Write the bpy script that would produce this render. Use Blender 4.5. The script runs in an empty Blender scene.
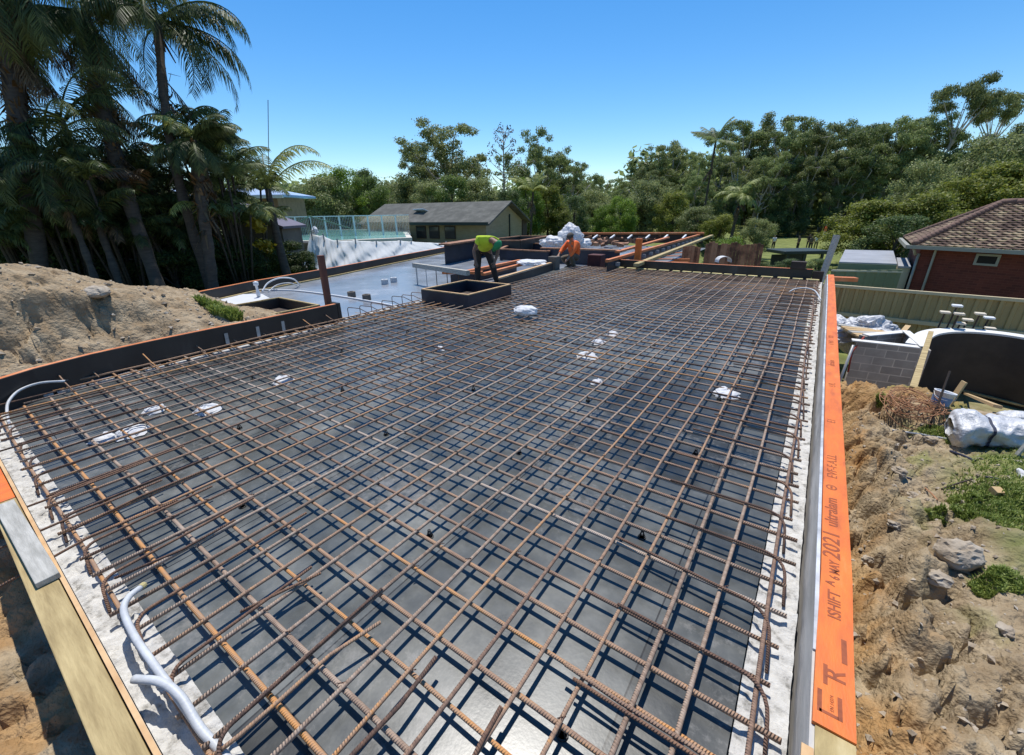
import bpy, bmesh, math, random
import numpy as np
from mathutils import Vector, Matrix, noise, Euler

sc = bpy.context.scene
COL = sc.collection
R_ = math.radians
random.seed(7)
rng = np.random.default_rng(7)

# ------------------------------------------------------------------ camera
CH = 1.87
CW = np.array([[0.8202013503919985, -0.2012176210073828, 0.535519573695744],
               [0.5718902023293395, 0.31218689842345276, -0.7586045985442296],
               [-0.014537582152793382, 0.9284669134917376, 0.37113050165174616]])
FPX = 419.17
CC = np.array([0, 0, CH])

def at(x, y, z=0.0):
    """the point of the horizontal plane at height z seen at photo position x, y (survey of the site)"""
    d = CW @ np.array([x - 512, 377.5 - y, -FPX])
    return Vector(CC + (z - CH) / d[2] * d)

def atd(x, y, dist):
    return Vector(CC + CW @ (np.array([x - 512, 377.5 - y, -FPX]) * (dist / FPX)))

cam_d = bpy.data.cameras.new('camera')
cam = bpy.data.objects.new('camera', cam_d); COL.objects.link(cam)
M4 = Matrix([list(r) + [0] for r in CW] + [[0, 0, 0, 1]])
M4.translation = (0, 0, CH)
cam.matrix_world = M4
cam_d.sensor_width = 36; cam_d.lens = FPX / 1024 * 36
cam_d.clip_start = 0.05; cam_d.clip_end = 3000
sc.camera = cam

# ------------------------------------------------------------------ light
SUN_EL, SUN_AZ = 71.0, -38.0          # azimuth from +Y towards +X
w = bpy.data.worlds.new('World'); sc.world = w; w.use_nodes = True
nt = w.node_tree
sky = nt.nodes.new('ShaderNodeTexSky'); sky.sky_type = 'NISHITA'; sky.sun_disc = False
sky.sun_elevation = R_(SUN_EL); sky.sun_rotation = R_(SUN_AZ)
sky.air_density = 1.0; sky.dust_density = 0.0; sky.ozone_density = 4.0; sky.altitude = 0
hs_ = nt.nodes.new('ShaderNodeHueSaturation'); hs_.inputs['Saturation'].default_value = 1.3; hs_.inputs['Value'].default_value = 1.0
nt.links.new(sky.outputs[0], hs_.inputs['Color']); nt.links.new(hs_.outputs[0], nt.nodes['Background'].inputs[0])
nt.nodes['Background'].inputs[1].default_value = 0.130
sd = bpy.data.lights.new('sun', 'SUN'); sd.energy = 4.3; sd.angle = R_(0.5); sd.color = (1, 0.955, 0.88)
so = bpy.data.objects.new('sun', sd); COL.objects.link(so)
sdir = Vector((math.cos(R_(SUN_EL)) * math.sin(R_(SUN_AZ)), math.cos(R_(SUN_EL)) * math.cos(R_(SUN_AZ)), math.sin(R_(SUN_EL))))
so.rotation_euler = sdir.to_track_quat('Z', 'Y').to_euler()
so.location = (0, 0, 40)
sc.view_settings.view_transform = 'Standard'; sc.view_settings.look = 'None'
sc.view_settings.exposure = 0.28; sc.view_settings.gamma = 1
sc.view_settings.use_curve_mapping = False
sc.cycles.use_denoising = True
sc.cycles.max_bounces = 6; sc.cycles.transparent_max_bounces = 12
sc.cycles.diffuse_bounces = 3; sc.cycles.glossy_bounces = 3; sc.cycles.transmission_bounces = 4

# ------------------------------------------------------------------ materials
def mat(name, stops, scale=3.0, rough=0.8, detail=6.0, bump=0.0, bump_scale=None, metal=0.0, spec=0.5,
        coord='Object', stretch=(1, 1, 1), island=0.0, objvar=0.0, trans=0.0, dist=0.01, rough_var=0.0):
    """noise driven colour between stops [(pos, rgb)...], bump, per island and per object variation"""
    m = bpy.data.materials.new(name); m.use_nodes = True
    n, l = m.node_tree.nodes, m.node_tree.links
    b = n['Principled BSDF']
    b.inputs['Roughness'].default_value = rough
    b.inputs['Metallic'].default_value = metal
    b.inputs['Specular IOR Level'].default_value = spec
    tc = n.new('ShaderNodeTexCoord'); mp = n.new('ShaderNodeMapping'); mp.inputs['Scale'].default_value = stretch
    if coord == 'World':
        g = n.new('ShaderNodeNewGeometry'); l.new(g.outputs['Position'], mp.inputs[0])
    else:
        l.new(tc.outputs[coord], mp.inputs[0])
    ns = n.new('ShaderNodeTexNoise'); ns.inputs['Scale'].default_value = scale; ns.inputs['Detail'].default_value = detail
    ns.inputs['Roughness'].default_value = 0.62
    l.new(mp.outputs[0], ns.inputs[0])
    cr = n.new('ShaderNodeValToRGB'); el = cr.color_ramp.elements
    while len(el) < len(stops): el.new(0.5)
    for e, (p, c) in zip(el, stops): e.position = p; e.color = (*c, 1)
    fac = ns.outputs[0]
    if island or objvar:
        g2 = n.new('ShaderNodeNewGeometry'); oi = n.new('ShaderNodeObjectInfo')
        a = n.new('ShaderNodeMath'); a.operation = 'MULTIPLY_ADD'
        l.new(g2.outputs['Random Per Island'], a.inputs[0]); a.inputs[1].default_value = island; a.inputs[2].default_value = -island / 2
        a2 = n.new('ShaderNodeMath'); a2.operation = 'MULTIPLY_ADD'
        l.new(oi.outputs['Random'], a2.inputs[0]); a2.inputs[1].default_value = objvar; a2.inputs[2].default_value = -objvar / 2
        s1 = n.new('ShaderNodeMath'); l.new(a.outputs[0], s1.inputs[0]); l.new(a2.outputs[0], s1.inputs[1])
        s2 = n.new('ShaderNodeMath'); l.new(s1.outputs[0], s2.inputs[0]); l.new(fac, s2.inputs[1])
        fac = s2.outputs[0]
    l.new(fac, cr.inputs[0]); l.new(cr.outputs[0], b.inputs['Base Color'])
    if rough_var:
        mr = n.new('ShaderNodeMapRange'); mr.inputs[3].default_value = rough - rough_var; mr.inputs[4].default_value = rough + rough_var
        mr.inputs[1].default_value = 0.3; mr.inputs[2].default_value = 0.7
        l.new(ns.outputs[0], mr.inputs[0]); l.new(mr.outputs[0], b.inputs['Roughness'])
    if bump:
        nb = n.new('ShaderNodeTexNoise'); nb.inputs['Scale'].default_value = bump_scale or scale * 6; nb.inputs['Detail'].default_value = 5
        l.new(mp.outputs[0], nb.inputs[0])
        bp = n.new('ShaderNodeBump'); bp.inputs['Strength'].default_value = bump; bp.inputs['Distance'].default_value = dist
        l.new(nb.outputs[0], bp.inputs['Height']); l.new(bp.outputs[0], b.inputs['Normal'])
    if trans:
        tr = n.new('ShaderNodeBsdfTranslucent'); l.new(cr.outputs[0], tr.inputs[0])
        mx = n.new('ShaderNodeMixShader'); mx.inputs[0].default_value = trans
        l.new(b.outputs[0], mx.inputs[1]); l.new(tr.outputs[0], mx.inputs[2])
        l.new(mx.outputs[0], n['Material Output'].inputs[0])
    m['fac_node'] = cr.name
    return m

def two(c, k=0.6):
    return [(0.3, tuple(v * k for v in c)), (0.7, tuple(c))]

def rebar_mat(name, stops):
    m = mat(name, stops, scale=7, rough=0.75, objvar=0.45, coord='Object', stretch=(1, 6, 6))
    n, l = m.node_tree.nodes, m.node_tree.links
    uv = n.new('ShaderNodeUVMap'); sp = n.new('ShaderNodeSeparateXYZ'); l.new(uv.outputs[0], sp.inputs[0])
    a = n.new('ShaderNodeMath'); a.operation = 'MULTIPLY_ADD'; l.new(sp.outputs[0], a.inputs[0]); a.inputs[1].default_value = 2 * math.pi / 0.011
    b2 = n.new('ShaderNodeMath'); b2.operation = 'MULTIPLY'; l.new(sp.outputs[1], b2.inputs[0]); b2.inputs[1].default_value = 4 * math.pi
    l.new(b2.outputs[0], a.inputs[2])
    s = n.new('ShaderNodeMath'); s.operation = 'SINE'; l.new(a.outputs[0], s.inputs[0])
    bp = n.new('ShaderNodeBump'); bp.inputs['Strength'].default_value = 0.8; bp.inputs['Distance'].default_value = 0.0022
    l.new(s.outputs[0], bp.inputs['Height']); l.new(bp.outputs[0], n['Principled BSDF'].inputs['Normal'])
    return m

MT = {}
MT['rebar'] = rebar_mat('rusty_steel', [(0.25, (0.19, 0.115, 0.08)), (0.45, (0.31, 0.195, 0.13)), (0.60, (0.40, 0.25, 0.155)), (0.76, (0.56, 0.27, 0.095))])
MT['rebar_grey'] = rebar_mat('grey_steel', [(0.3, (0.22, 0.145, 0.10)), (0.5, (0.36, 0.255, 0.185)), (0.75, (0.46, 0.37, 0.295))])
MT['rebar_dark'] = rebar_mat('dark_rusty_steel', [(0.3, (0.075, 0.045, 0.034)), (0.55, (0.155, 0.085, 0.055)), (0.8, (0.24, 0.13, 0.075))])
MT['orange'] = mat('orange_paint', [(0.22, (0.34, 0.075, 0.018)), (0.42, (0.60, 0.13, 0.02)), (0.62, (0.74, 0.175, 0.02)), (0.84, (0.72, 0.27, 0.08))], scale=4, detail=10, rough=0.55, stretch=(3, 0.8, 1), bump=0.15, bump_scale=60)
MT['orange_worn'] = mat('worn_orange_paint', [(0.25, (0.30, 0.10, 0.045)), (0.5, (0.56, 0.17, 0.05)), (0.75, (0.66, 0.30, 0.15))], scale=2.2, rough=0.7, bump=0.2)
MT['rust_paint'] = mat('rust_red_paint', [(0.3, (0.09, 0.03, 0.02)), (0.7, (0.19, 0.07, 0.045))], scale=4, rough=0.7, bump=0.2)
MT['formply_edge'] = mat('plywood_edge', [(0.3, (0.46, 0.26, 0.11)), (0.6, (0.62, 0.40, 0.20)), (0.8, (0.70, 0.50, 0.28))], scale=6, rough=0.7, stretch=(1, 1, 12), bump=0.2)
MT['pale_edge'] = mat('pale_plastic_edge', [(0.3, (0.30, 0.31, 0.33)), (0.7, (0.62, 0.64, 0.66))], scale=7, rough=0.6, bump=0.2)
MT['grey_face'] = mat('cement_stained_formply', [(0.25, (0.26, 0.245, 0.225)), (0.55, (0.46, 0.435, 0.405)), (0.8, (0.62, 0.60, 0.57))], scale=3.5, rough=0.55, stretch=(1, 0.5, 2.5), bump=0.25)
MT['dark_face'] = mat('black_formply', [(0.3, (0.012, 0.011, 0.011)), (0.62, (0.03, 0.028, 0.027)), (0.85, (0.10, 0.095, 0.09))], scale=1.8, rough=0.42, stretch=(1, 1, 0.35))
MT['navy_face'] = mat('blue_black_formply', [(0.3, (0.012, 0.014, 0.022)), (0.7, (0.03, 0.035, 0.055)), (0.9, (0.09, 0.09, 0.1))], scale=2, rough=0.4)
MT['pine'] = mat('yellow_treated_pine', [(0.25, (0.20, 0.14, 0.055)), (0.45, (0.34, 0.25, 0.11)), (0.62, (0.47, 0.36, 0.17)), (0.8, (0.56, 0.45, 0.24))], scale=5, detail=10, rough=0.75, stretch=(0.5, 4, 4), bump=0.3, bump_scale=40)
MT['pine_y'] = mat('yellow_pine_along', [(0.25, (0.20, 0.14, 0.055)), (0.5, (0.40, 0.30, 0.13)), (0.75, (0.56, 0.45, 0.24))], scale=5, rough=0.75, stretch=(2.2, 0.8, 2.2), bump=0.25, bump_scale=40)
MT['grey_timber'] = mat('weathered_grey_timber', [(0.3, (0.26, 0.25, 0.22)), (0.55, (0.40, 0.385, 0.345)), (0.75, (0.52, 0.50, 0.45))], scale=9, rough=0.85, stretch=(0.6, 5, 5), bump=0.3)
MT['brown_timber'] = mat('brown_timber', [(0.3, (0.10, 0.045, 0.025)), (0.5, (0.29, 0.135, 0.07)), (0.7, (0.40, 0.21, 0.115))], scale=3, rough=0.8, island=0.45)
MT['dark_timber'] = mat('dark_timber', two((0.06, 0.04, 0.03)), scale=4)
MT['mortar'] = mat('pale_mortar', [(0.32, (0.20, 0.19, 0.17)), (0.46, (0.45, 0.435, 0.405)), (0.75, (0.61, 0.595, 0.56))], scale=16, rough=0.92, bump=0.7, bump_scale=70, dist=0.012, coord='World')
MT['yellow_foam'] = mat('yellow_foam', two((0.62, 0.52, 0.24)), scale=6, rough=0.9)
MT['black_plastic'] = mat('black_plastic', two((0.02, 0.02, 0.02)), scale=4, rough=0.4)
MT['grey_pvc'] = mat('light_grey_conduit', [(0.3, (0.42, 0.43, 0.44)), (0.7, (0.58, 0.59, 0.60))], scale=12, rough=0.5, bump=0.15)
MT['white_film'] = mat('white_plastic_film', two((0.82, 0.82, 0.83), 0.85), scale=4, rough=0.6, bump=0.3, bump_scale=9, dist=0.02, trans=0.25)
MT['cloth'] = mat('white_shade_cloth', [(0.3, (0.64, 0.66, 0.69)), (0.7, (0.76, 0.77, 0.79))], scale=2, rough=0.8, trans=0.25)
MT['foil'] = mat('silver_foil', [(0.3, (0.40, 0.41, 0.43)), (0.7, (0.60, 0.60, 0.61))], scale=3, rough=0.55, metal=0.15, bump=0.9, bump_scale=7, dist=0.06)
MT['strap'] = mat('dark_blue_strap', two((0.02, 0.025, 0.06)), rough=0.6)
MT['rock'] = mat('sandstone', [(0.28, (0.16, 0.12, 0.08)), (0.45, (0.34, 0.28, 0.21)), (0.7, (0.46, 0.41, 0.34))], scale=5, rough=0.95, bump=0.8, bump_scale=22, dist=0.02)
MT['block'] = None
MT['tank_black'] = mat('black_membrane', [(0.3, (0.026, 0.019, 0.014)), (0.7, (0.062, 0.046, 0.035))], scale=1.6, rough=0.6)
MT['tank_rim'] = mat('pale_concrete', two((0.72, 0.71, 0.68), 0.8), scale=5, rough=0.9)
MT['steel_pale'] = mat('galvanised_steel', two((0.45, 0.46, 0.47), 0.8), scale=4, rough=0.45, metal=0.4)
MT['fence_beige'] = mat('beige_fence_steel', [(0.3, (0.42, 0.295, 0.125)), (0.7, (0.50, 0.355, 0.16))], scale=0.8, rough=0.6)
MT['fence_rail'] = mat('pale_beige_steel', two((0.66, 0.53, 0.32), 0.9), scale=1, rough=0.6)
MT['cream'] = mat('cream_paint', two((0.55, 0.52, 0.38), 0.85), scale=1, rough=0.7)
MT['green_tin'] = mat('pale_green_steel', two((0.20, 0.24, 0.13), 0.8), scale=1, rough=0.6)
MT['grey_roof'] = mat('grey_roof_steel', [(0.3, (0.24, 0.245, 0.26)), (0.7, (0.34, 0.345, 0.36))], scale=1.2, rough=0.6)
MT['dark_green'] = mat('dark_green_paint', two((0.015, 0.03, 0.022)), scale=2, rough=0.55)
MT['gutter'] = mat('grey_green_gutter', two((0.34, 0.33, 0.26), 0.85), scale=2, rough=0.5)
MT['glass_dark'] = mat('dark_window_glass', two((0.03, 0.033, 0.034)), scale=1, rough=0.12)
MT['khaki_wall'] = mat('khaki_brick', [(0.3, (0.25, 0.20, 0.115)), (0.7, (0.33, 0.27, 0.165))], scale=2, rough=0.9, stretch=(1, 1, 4))
MT['weather_roof'] = mat('weathered_grey_roof', [(0.25, (0.045, 0.045, 0.04)), (0.5, (0.085, 0.085, 0.073)), (0.75, (0.15, 0.147, 0.13))], scale=1.7, rough=0.9, stretch=(1, 1, 1))
MT['blue_roof'] = mat('blue_grey_roof', [(0.3, (0.28, 0.38, 0.56)), (0.7, (0.42, 0.52, 0.68))], scale=0.5, rough=0.4)
MT['shed_brown'] = mat('brown_grey_shed', [(0.3, (0.10, 0.085, 0.07)), (0.7, (0.16, 0.135, 0.11))], scale=1.4, rough=0.85)
MT['purple_roof'] = mat('faded_purple_steel', two((0.15, 0.12, 0.15), 0.8), scale=1, rough=0.5)
MT['pool'] = mat('pool_water', two((0.25, 0.55, 0.50), 0.85), scale=0.8, rough=0.08)
MT['pool_edge'] = mat('pale_pool_coping', two((0.62, 0.58, 0.50), 0.85), scale=2, rough=0.9)
MT['white_paint'] = mat('white_paint', two((0.72, 0.73, 0.74), 0.9), scale=2, rough=0.5)
MT['skin'] = mat('skin', two((0.36, 0.20, 0.13), 0.85), scale=6, rough=0.6)
MT['skin_dark'] = mat('tanned_skin', two((0.22, 0.115, 0.07), 0.85), scale=6, rough=0.6)
MT['lime'] = mat('lime_cloth', [(0.3, (0.42, 0.56, 0.02)), (0.7, (0.58, 0.74, 0.05))], scale=7, rough=0.85, bump=0.4, bump_scale=10)
MT['orange_cloth'] = mat('orange_cloth', [(0.3, (0.85, 0.12, 0.02)), (0.7, (0.95, 0.20, 0.045))], scale=7, rough=0.85, bump=0.4, bump_scale=10)
MT['navy_cloth'] = mat('dark_work_cloth', two((0.035, 0.028, 0.026)), scale=8, rough=0.9)
MT['khaki_cloth'] = mat('khaki_work_cloth', two((0.15, 0.12, 0.085)), scale=8, rough=0.9)
MT['green_cap'] = mat('green_cap_cloth', two((0.03, 0.30, 0.12)), scale=8, rough=0.9)
MT['dark_cap'] = mat('dark_cap_cloth', two((0.09, 0.075, 0.06)), scale=8, rough=0.9)
MT['white_cloth'] = mat('white_cloth', two((0.7, 0.7, 0.72), 0.9), scale=8, rough=0.9)
MT['boot'] = mat('boot_leather', two((0.10, 0.065, 0.035)), scale=8, rough=0.8)
MT['ink'] = mat('dark_ink', two((0.34, 0.075, 0.02), 0.6), scale=30, rough=0.7)
MT['blue_label'] = mat('blue_print', two((0.16, 0.25, 0.42), 0.9), scale=6, rough=0.5)
MT['brown_card'] = mat('raw_plywood', two((0.52, 0.36, 0.18), 0.85), scale=4, rough=0.8)
MT['cap_pale'] = mat('pale_cap_plastic', two((0.66, 0.58, 0.45), 0.85), scale=4, rough=0.6)
MT['red_paint'] = mat('red_brown_brick', two((0.10, 0.03, 0.025), 0.7), scale=6, rough=0.85)
# plants
MT['bark_dark'] = mat('dark_palm_bark', [(0.3, (0.035, 0.028, 0.02)), (0.7, (0.085, 0.068, 0.05))], scale=4, rough=0.95, stretch=(1, 1, 5), bump=0.6)
MT['bark_grey'] = mat('gum_bark', [(0.3, (0.26, 0.23, 0.19)), (0.7, (0.50, 0.46, 0.40))], scale=2, rough=0.9, stretch=(2, 2, 0.5))
def leaf(name, dark, light, trans=0.44, scale=0.25, island=0.5, objvar=0.25, rough=0.55):
    return mat(name, [(0.22, dark), (0.78, light)], scale=scale, rough=rough, detail=3, island=island, objvar=objvar, trans=trans, spec=0.35)
MT['gum_leaf'] = leaf('gum_leaves', (0.10, 0.135, 0.045), (0.35, 0.42, 0.15))
MT['gum_leaf2'] = leaf('olive_gum_leaves', (0.115, 0.14, 0.05), (0.37, 0.41, 0.155))
MT['bright_leaf'] = leaf('bright_green_leaves', (0.085, 0.15, 0.016), (0.25, 0.36, 0.05))
MT['olive_leaf'] = leaf('olive_leaves', (0.11, 0.135, 0.022), (0.33, 0.355, 0.06))
MT['mid_leaf'] = leaf('mid_green_leaves', (0.08, 0.13, 0.03), (0.25, 0.34, 0.08))
MT['deep_leaf'] = leaf('deep_green_leaves', (0.06, 0.095, 0.035), (0.19, 0.26, 0.085))
MT['twig'] = leaf('dry_twigs', (0.10, 0.08, 0.07), (0.20, 0.16, 0.14), trans=0.0)
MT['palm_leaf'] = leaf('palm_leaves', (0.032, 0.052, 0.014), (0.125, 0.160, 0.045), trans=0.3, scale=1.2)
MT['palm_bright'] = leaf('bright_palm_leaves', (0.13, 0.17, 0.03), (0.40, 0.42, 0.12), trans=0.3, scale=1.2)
MT['palm_mid'] = leaf('lit_palm_leaves', (0.06, 0.085, 0.024), (0.17, 0.215, 0.07), trans=0.3, scale=1.2)  # lighter copy of the palm leaf, sunlight put into its colour
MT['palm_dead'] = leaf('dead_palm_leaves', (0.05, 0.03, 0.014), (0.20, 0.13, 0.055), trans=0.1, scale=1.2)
MT['under_leaf'] = leaf('shade_leaves', (0.018, 0.034, 0.010), (0.10, 0.145, 0.032), trans=0.3, scale=0.6)  # leaf colour darkened to stand for the shade beneath the palms
MT['yellow_leaf'] = leaf('yellow_leaves', (0.20, 0.17, 0.01), (0.42, 0.34, 0.03), trans=0.3)
MT['grass'] = leaf('grass_blades', (0.12, 0.18, 0.03), (0.34, 0.40, 0.10), trans=0.3, scale=1.5)

# ------------------------------------------------------------------ builders
def wmat(o):
    m = o.matrix_basis.copy()
    while o.parent is not None:
        o = o.parent; m = o.matrix_basis @ m
    return m

class MB:
    """collects shapes (boxes, tubes, prisms, ...) and links them as ONE mesh object"""
    def __init__(s): s.v = []; s.f = []; s.uv = []; s.mi = []; s.cur = 0
    def add(s, vs, fs, uvs=None):
        o = len(s.v); s.v += [tuple(p) for p in vs]
        for i, f in enumerate(fs):
            s.f.append(tuple(j + o for j in f)); s.uv.append(uvs[i] if uvs else None); s.mi.append(s.cur)
        return s
    def hexa(s, p):     # 8 points, bottom 4 then top 4, each counter-clockwise
        return s.add(p, [(3, 2, 1, 0), (4, 5, 6, 7), (0, 1, 5, 4), (1, 2, 6, 5), (2, 3, 7, 6), (3, 0, 4, 7)])
    def box(s, c, size, rot=None):
        hx, hy, hz = (d / 2 for d in size); c = Vector(c)
        p = [Vector(q) for q in ((-hx, -hy, -hz), (hx, -hy, -hz), (hx, hy, -hz), (-hx, hy, -hz), (-hx, -hy, hz), (hx, -hy, hz), (hx, hy, hz), (-hx, hy, hz))]
        if rot is not None: p = [rot @ q for q in p]
        return s.hexa([c + q for q in p])
    def rbox(s, c, size, b=0.01, rot=None):
        """box with chamfered edges"""
        bm = bmesh.new(); bmesh.ops.create_cube(bm, size=1)
        for v in bm.verts: v.co = Vector((v.co.x * size[0], v.co.y * size[1], v.co.z * size[2]))
        bmesh.ops.bevel(bm, geom=bm.edges[:], offset=b, segments=2, affect='EDGES', profile=0.5)
        bm.verts.index_update()
        vs = [(Vector(c) + ((rot @ v.co) if rot is not None else v.co)) for v in bm.verts]
        fs = [[v.index for v in f.verts] for f in bm.faces]; bm.free()
        return s.add(vs, fs)
    def bar(s, a, b, wd, ht, up=(0, 0, 1)):
        """rectangular bar from a to b"""
        a, b = Vector(a), Vector(b); d = (b - a).normalized(); sd_ = d.cross(Vector(up)).normalized(); u = sd_.cross(d)
        o = [(-1, -1), (1, -1), (1, 1), (-1, 1)]
        p = [a + sd_ * (x * wd / 2) + u * (y * ht / 2) for x, y in o] + [b + sd_ * (x * wd / 2) + u * (y * ht / 2) for x, y in o]
        return s.add(p, [(0, 1, 2, 3), (7, 6, 5, 4), (0, 4, 5, 1), (1, 5, 6, 2), (2, 6, 7, 3), (3, 7, 4, 0)])
    def tube(s, pts, r, n=8, caps=True):
        pts = [Vector(p) for p in pts]; k = len(pts)
        rr = list(r) if hasattr(r, '__len__') else [r] * k
        d0 = (pts[1] - pts[0]).normalized()
        ref = Vector((0, 0, 1)) if abs(d0.z) < 0.9 else Vector((1, 0, 0))
        u = d0.cross(ref).normalized()
        vs, fs, uvs = [], [], []; L = [0]
        for i in range(k):
            d = (pts[min(i + 1, k - 1)] - pts[max(i - 1, 0)]).normalized()
            u = (u - d * u.dot(d)).normalized(); vv = d.cross(u)
            for j in range(n):
                a = 2 * math.pi * j / n
                vs.append(pts[i] + (u * math.cos(a) + vv * math.sin(a)) * rr[i])
            if i: L.append(L[-1] + (pts[i] - pts[i - 1]).length)
        for i in range(k - 1):
            for j in range(n):
                j2 = (j + 1) % n
                fs.append((i * n + j, i * n + j2, (i + 1) * n + j2, (i + 1) * n + j))
                uvs.append(((L[i], j / n), (L[i], (j + 1) / n), (L[i + 1], (j + 1) / n), (L[i + 1], j / n)))
        if caps:
            fs.append(tuple(reversed(range(n)))); uvs.append(None)
            fs.append(tuple(range((k - 1) * n, k * n))); uvs.append(None)
        return s.add(vs, fs, uvs)
    def prism(s, poly, axis, h0, h1):
        """poly of 2D points extruded along axis: 'x' -> (y,z), 'y' -> (x,z), 'z' -> (x,y)"""
        n = len(poly)
        P = {'x': lambda a, b, h: (h, a, b), 'y': lambda a, b, h: (a, h, b), 'z': lambda a, b, h: (a, b, h)}[axis]
        vs = [P(a, b, h0) for a, b in poly] + [P(a, b, h1) for a, b in poly]
        return s.add(vs, [tuple(reversed(range(n))), tuple(range(n, 2 * n))] + [(i, (i + 1) % n, n + (i + 1) % n, n + i) for i in range(n)])
    def lathe(s, prof, n=20, c=(0, 0, 0)):
        vs, fs = [], []
        for r, z in prof:
            for j in range(n):
                a = 2 * math.pi * j / n; vs.append((c[0] + r * math.cos(a), c[1] + r * math.sin(a), c[2] + z))
        for i in range(len(prof) - 1):
            for j in range(n):
                fs.append((i * n + j, i * n + (j + 1) % n, (i + 1) * n + (j + 1) % n, (i + 1) * n + j))
        fs.append(tuple(reversed(range(n)))); fs.append(tuple(range((len(prof) - 1) * n, len(prof) * n)))
        return s.add(vs, fs)
    def strip(s, path, prof):
        """sweep a closed 2D profile (side, up) along a plan path"""
        path = [Vector(p) for p in path]; n = len(prof); vs, fs = [], []
        for i, p in enumerate(path):
            a = path[max(i - 1, 0)]; b = path[min(i + 1, len(path) - 1)]
            d = (b - a); d.z = 0; d.normalize(); sd_ = Vector((d.y, -d.x, 0))
            for q in prof: vs.append(p + sd_ * q[0] + Vector((0, 0, q[1])))
        for i in range(len(path) - 1):
            for j in range(n):
                fs.append((i * n + j, (i + 1) * n + j, (i + 1) * n + (j + 1) % n, i * n + (j + 1) % n))
        fs.append(tuple(range(n))); fs.append(tuple(reversed(range((len(path) - 1) * n, len(path) * n))))
        return s.add(vs, fs)
    def blob(s, c, size, seed=0, amp=0.3, sub=3, freq=1.3, flat=0.0, cell=0.6):
        bm = bmesh.new(); bmesh.ops.create_icosphere(bm, subdivisions=sub, radius=1)
        bm.verts.index_update(); off = Vector((seed * 7.13, seed * 3.7, seed * 1.9)); vs = []
        for v in bm.verts:
            p = v.co.copy(); k = 1 + amp * noise.fractal(p * freq + off, 0.9, 2.1, 4) + amp * cell * (noise.cell(p * 1.6 + off) - 0.5)
            p = p * k
            if flat and p.z < -flat: p.z = -flat
            vs.append(Vector(c) + Vector((p.x * size[0], p.y * size[1], p.z * size[2])))
        fs = [[v.index for v in f.verts] for f in bm.faces]; bm.free()
        return s.add(vs, fs)
    def mesh(s, name, mats, smooth=False, inv=None):
        me = bpy.data.meshes.new(name)
        vs = s.v if inv is None else [inv @ Vector(p) for p in s.v]
        me.from_pydata([tuple(v) for v in vs], [], s.f)
        if any(u is not None for u in s.uv):
            ul = me.uv_layers.new(name='UVMap'); k = 0
            for f, u in zip(s.f, s.uv):
                for j in range(len(f)):
                    if u: ul.data[k].uv = u[j]
                    k += 1
        for m in (mats if isinstance(mats, (list, tuple)) else [mats]): me.materials.append(m)
        if any(s.mi): me.polygons.foreach_set('material_index', s.mi)
        if smooth: me.polygons.foreach_set('use_smooth', [True] * len(me.polygons))
        me.update()
        return me
    def build(s, name, mats, parent=None, smooth=False, org=None, local=False):
        """vertices are world positions (or local to the parent when local)"""
        inv = None
        if parent is not None:
            if not local: inv = wmat(parent).inverted()
        elif org is None and not local:
            P = np.array(s.v); org = ((P[:, 0].min() + P[:, 0].max()) / 2, (P[:, 1].min() + P[:, 1].max()) / 2, P[:, 2].min())
        if org is not None: inv = Matrix.Translation(org).inverted()
        o = bpy.data.objects.new(name, s.mesh(name, mats, smooth, inv)); COL.objects.link(o)
        if parent is not None: o.parent = parent
        if org is not None: o.location = org
        return o

def tag(o, label=None, cat=None, group=None, kind=None):
    if label: o['label'] = label
    if cat: o['category'] = cat
    if group: o['group'] = group
    if kind: o['kind'] = kind
    return o

def thing(name, loc, label, cat, rz=0.0, group=None):
    o = bpy.data.objects.new(name, None); COL.objects.link(o); o.empty_display_size = 0.2
    o.location = loc; o.rotation_euler = (0, 0, rz)
    return tag(o, label, cat, group)

def copy_tree(o, loc=None, rz=None, scale=None, label=None, parent=None):
    c = o.copy(); COL.objects.link(c)
    if parent is not None: c.parent = parent
    if loc is not None: c.location = loc
    if rz is not None: c.rotation_euler = (0, 0, rz)
    if scale is not None: c.scale = (scale,) * 3 if not hasattr(scale, '__len__') else scale
    if label: c['label'] = label
    for ch in list(o.children): copy_tree(ch, parent=c)
    return c

def np_mesh(name, verts, nper, mats, mi=None):
    """mesh of separate nper-gons from an (n*nper,3) array"""
    verts = np.asarray(verts, dtype=np.float32).reshape(-1, 3); n = len(verts) // nper
    me = bpy.data.meshes.new(name)
    me.vertices.add(len(verts)); me.vertices.foreach_set('co', verts.ravel())
    me.loops.add(len(verts)); me.loops.foreach_set('vertex_index', np.arange(len(verts), dtype=np.int32))
    me.polygons.add(n); me.polygons.foreach_set('loop_start', np.arange(0, len(verts), nper, dtype=np.int32))
    me.polygons.foreach_set('loop_total', np.full(n, nper, dtype=np.int32))
    for m in (mats if isinstance(mats, (list, tuple)) else [mats]): me.materials.append(m)
    if mi is not None: me.polygons.foreach_set('material_index', np.asarray(mi, dtype=np.int32))
    me.update(); me.validate()
    return me

def fbm(x, y, z=0.0, o=5, h=0.9): return noise.fractal(Vector((x, y, z)), h, 2.05, o)
def sstep(a, b, x):
    t = min(1, max(0, (x - a) / (b - a))); return t * t * (3 - 2 * t)

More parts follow.
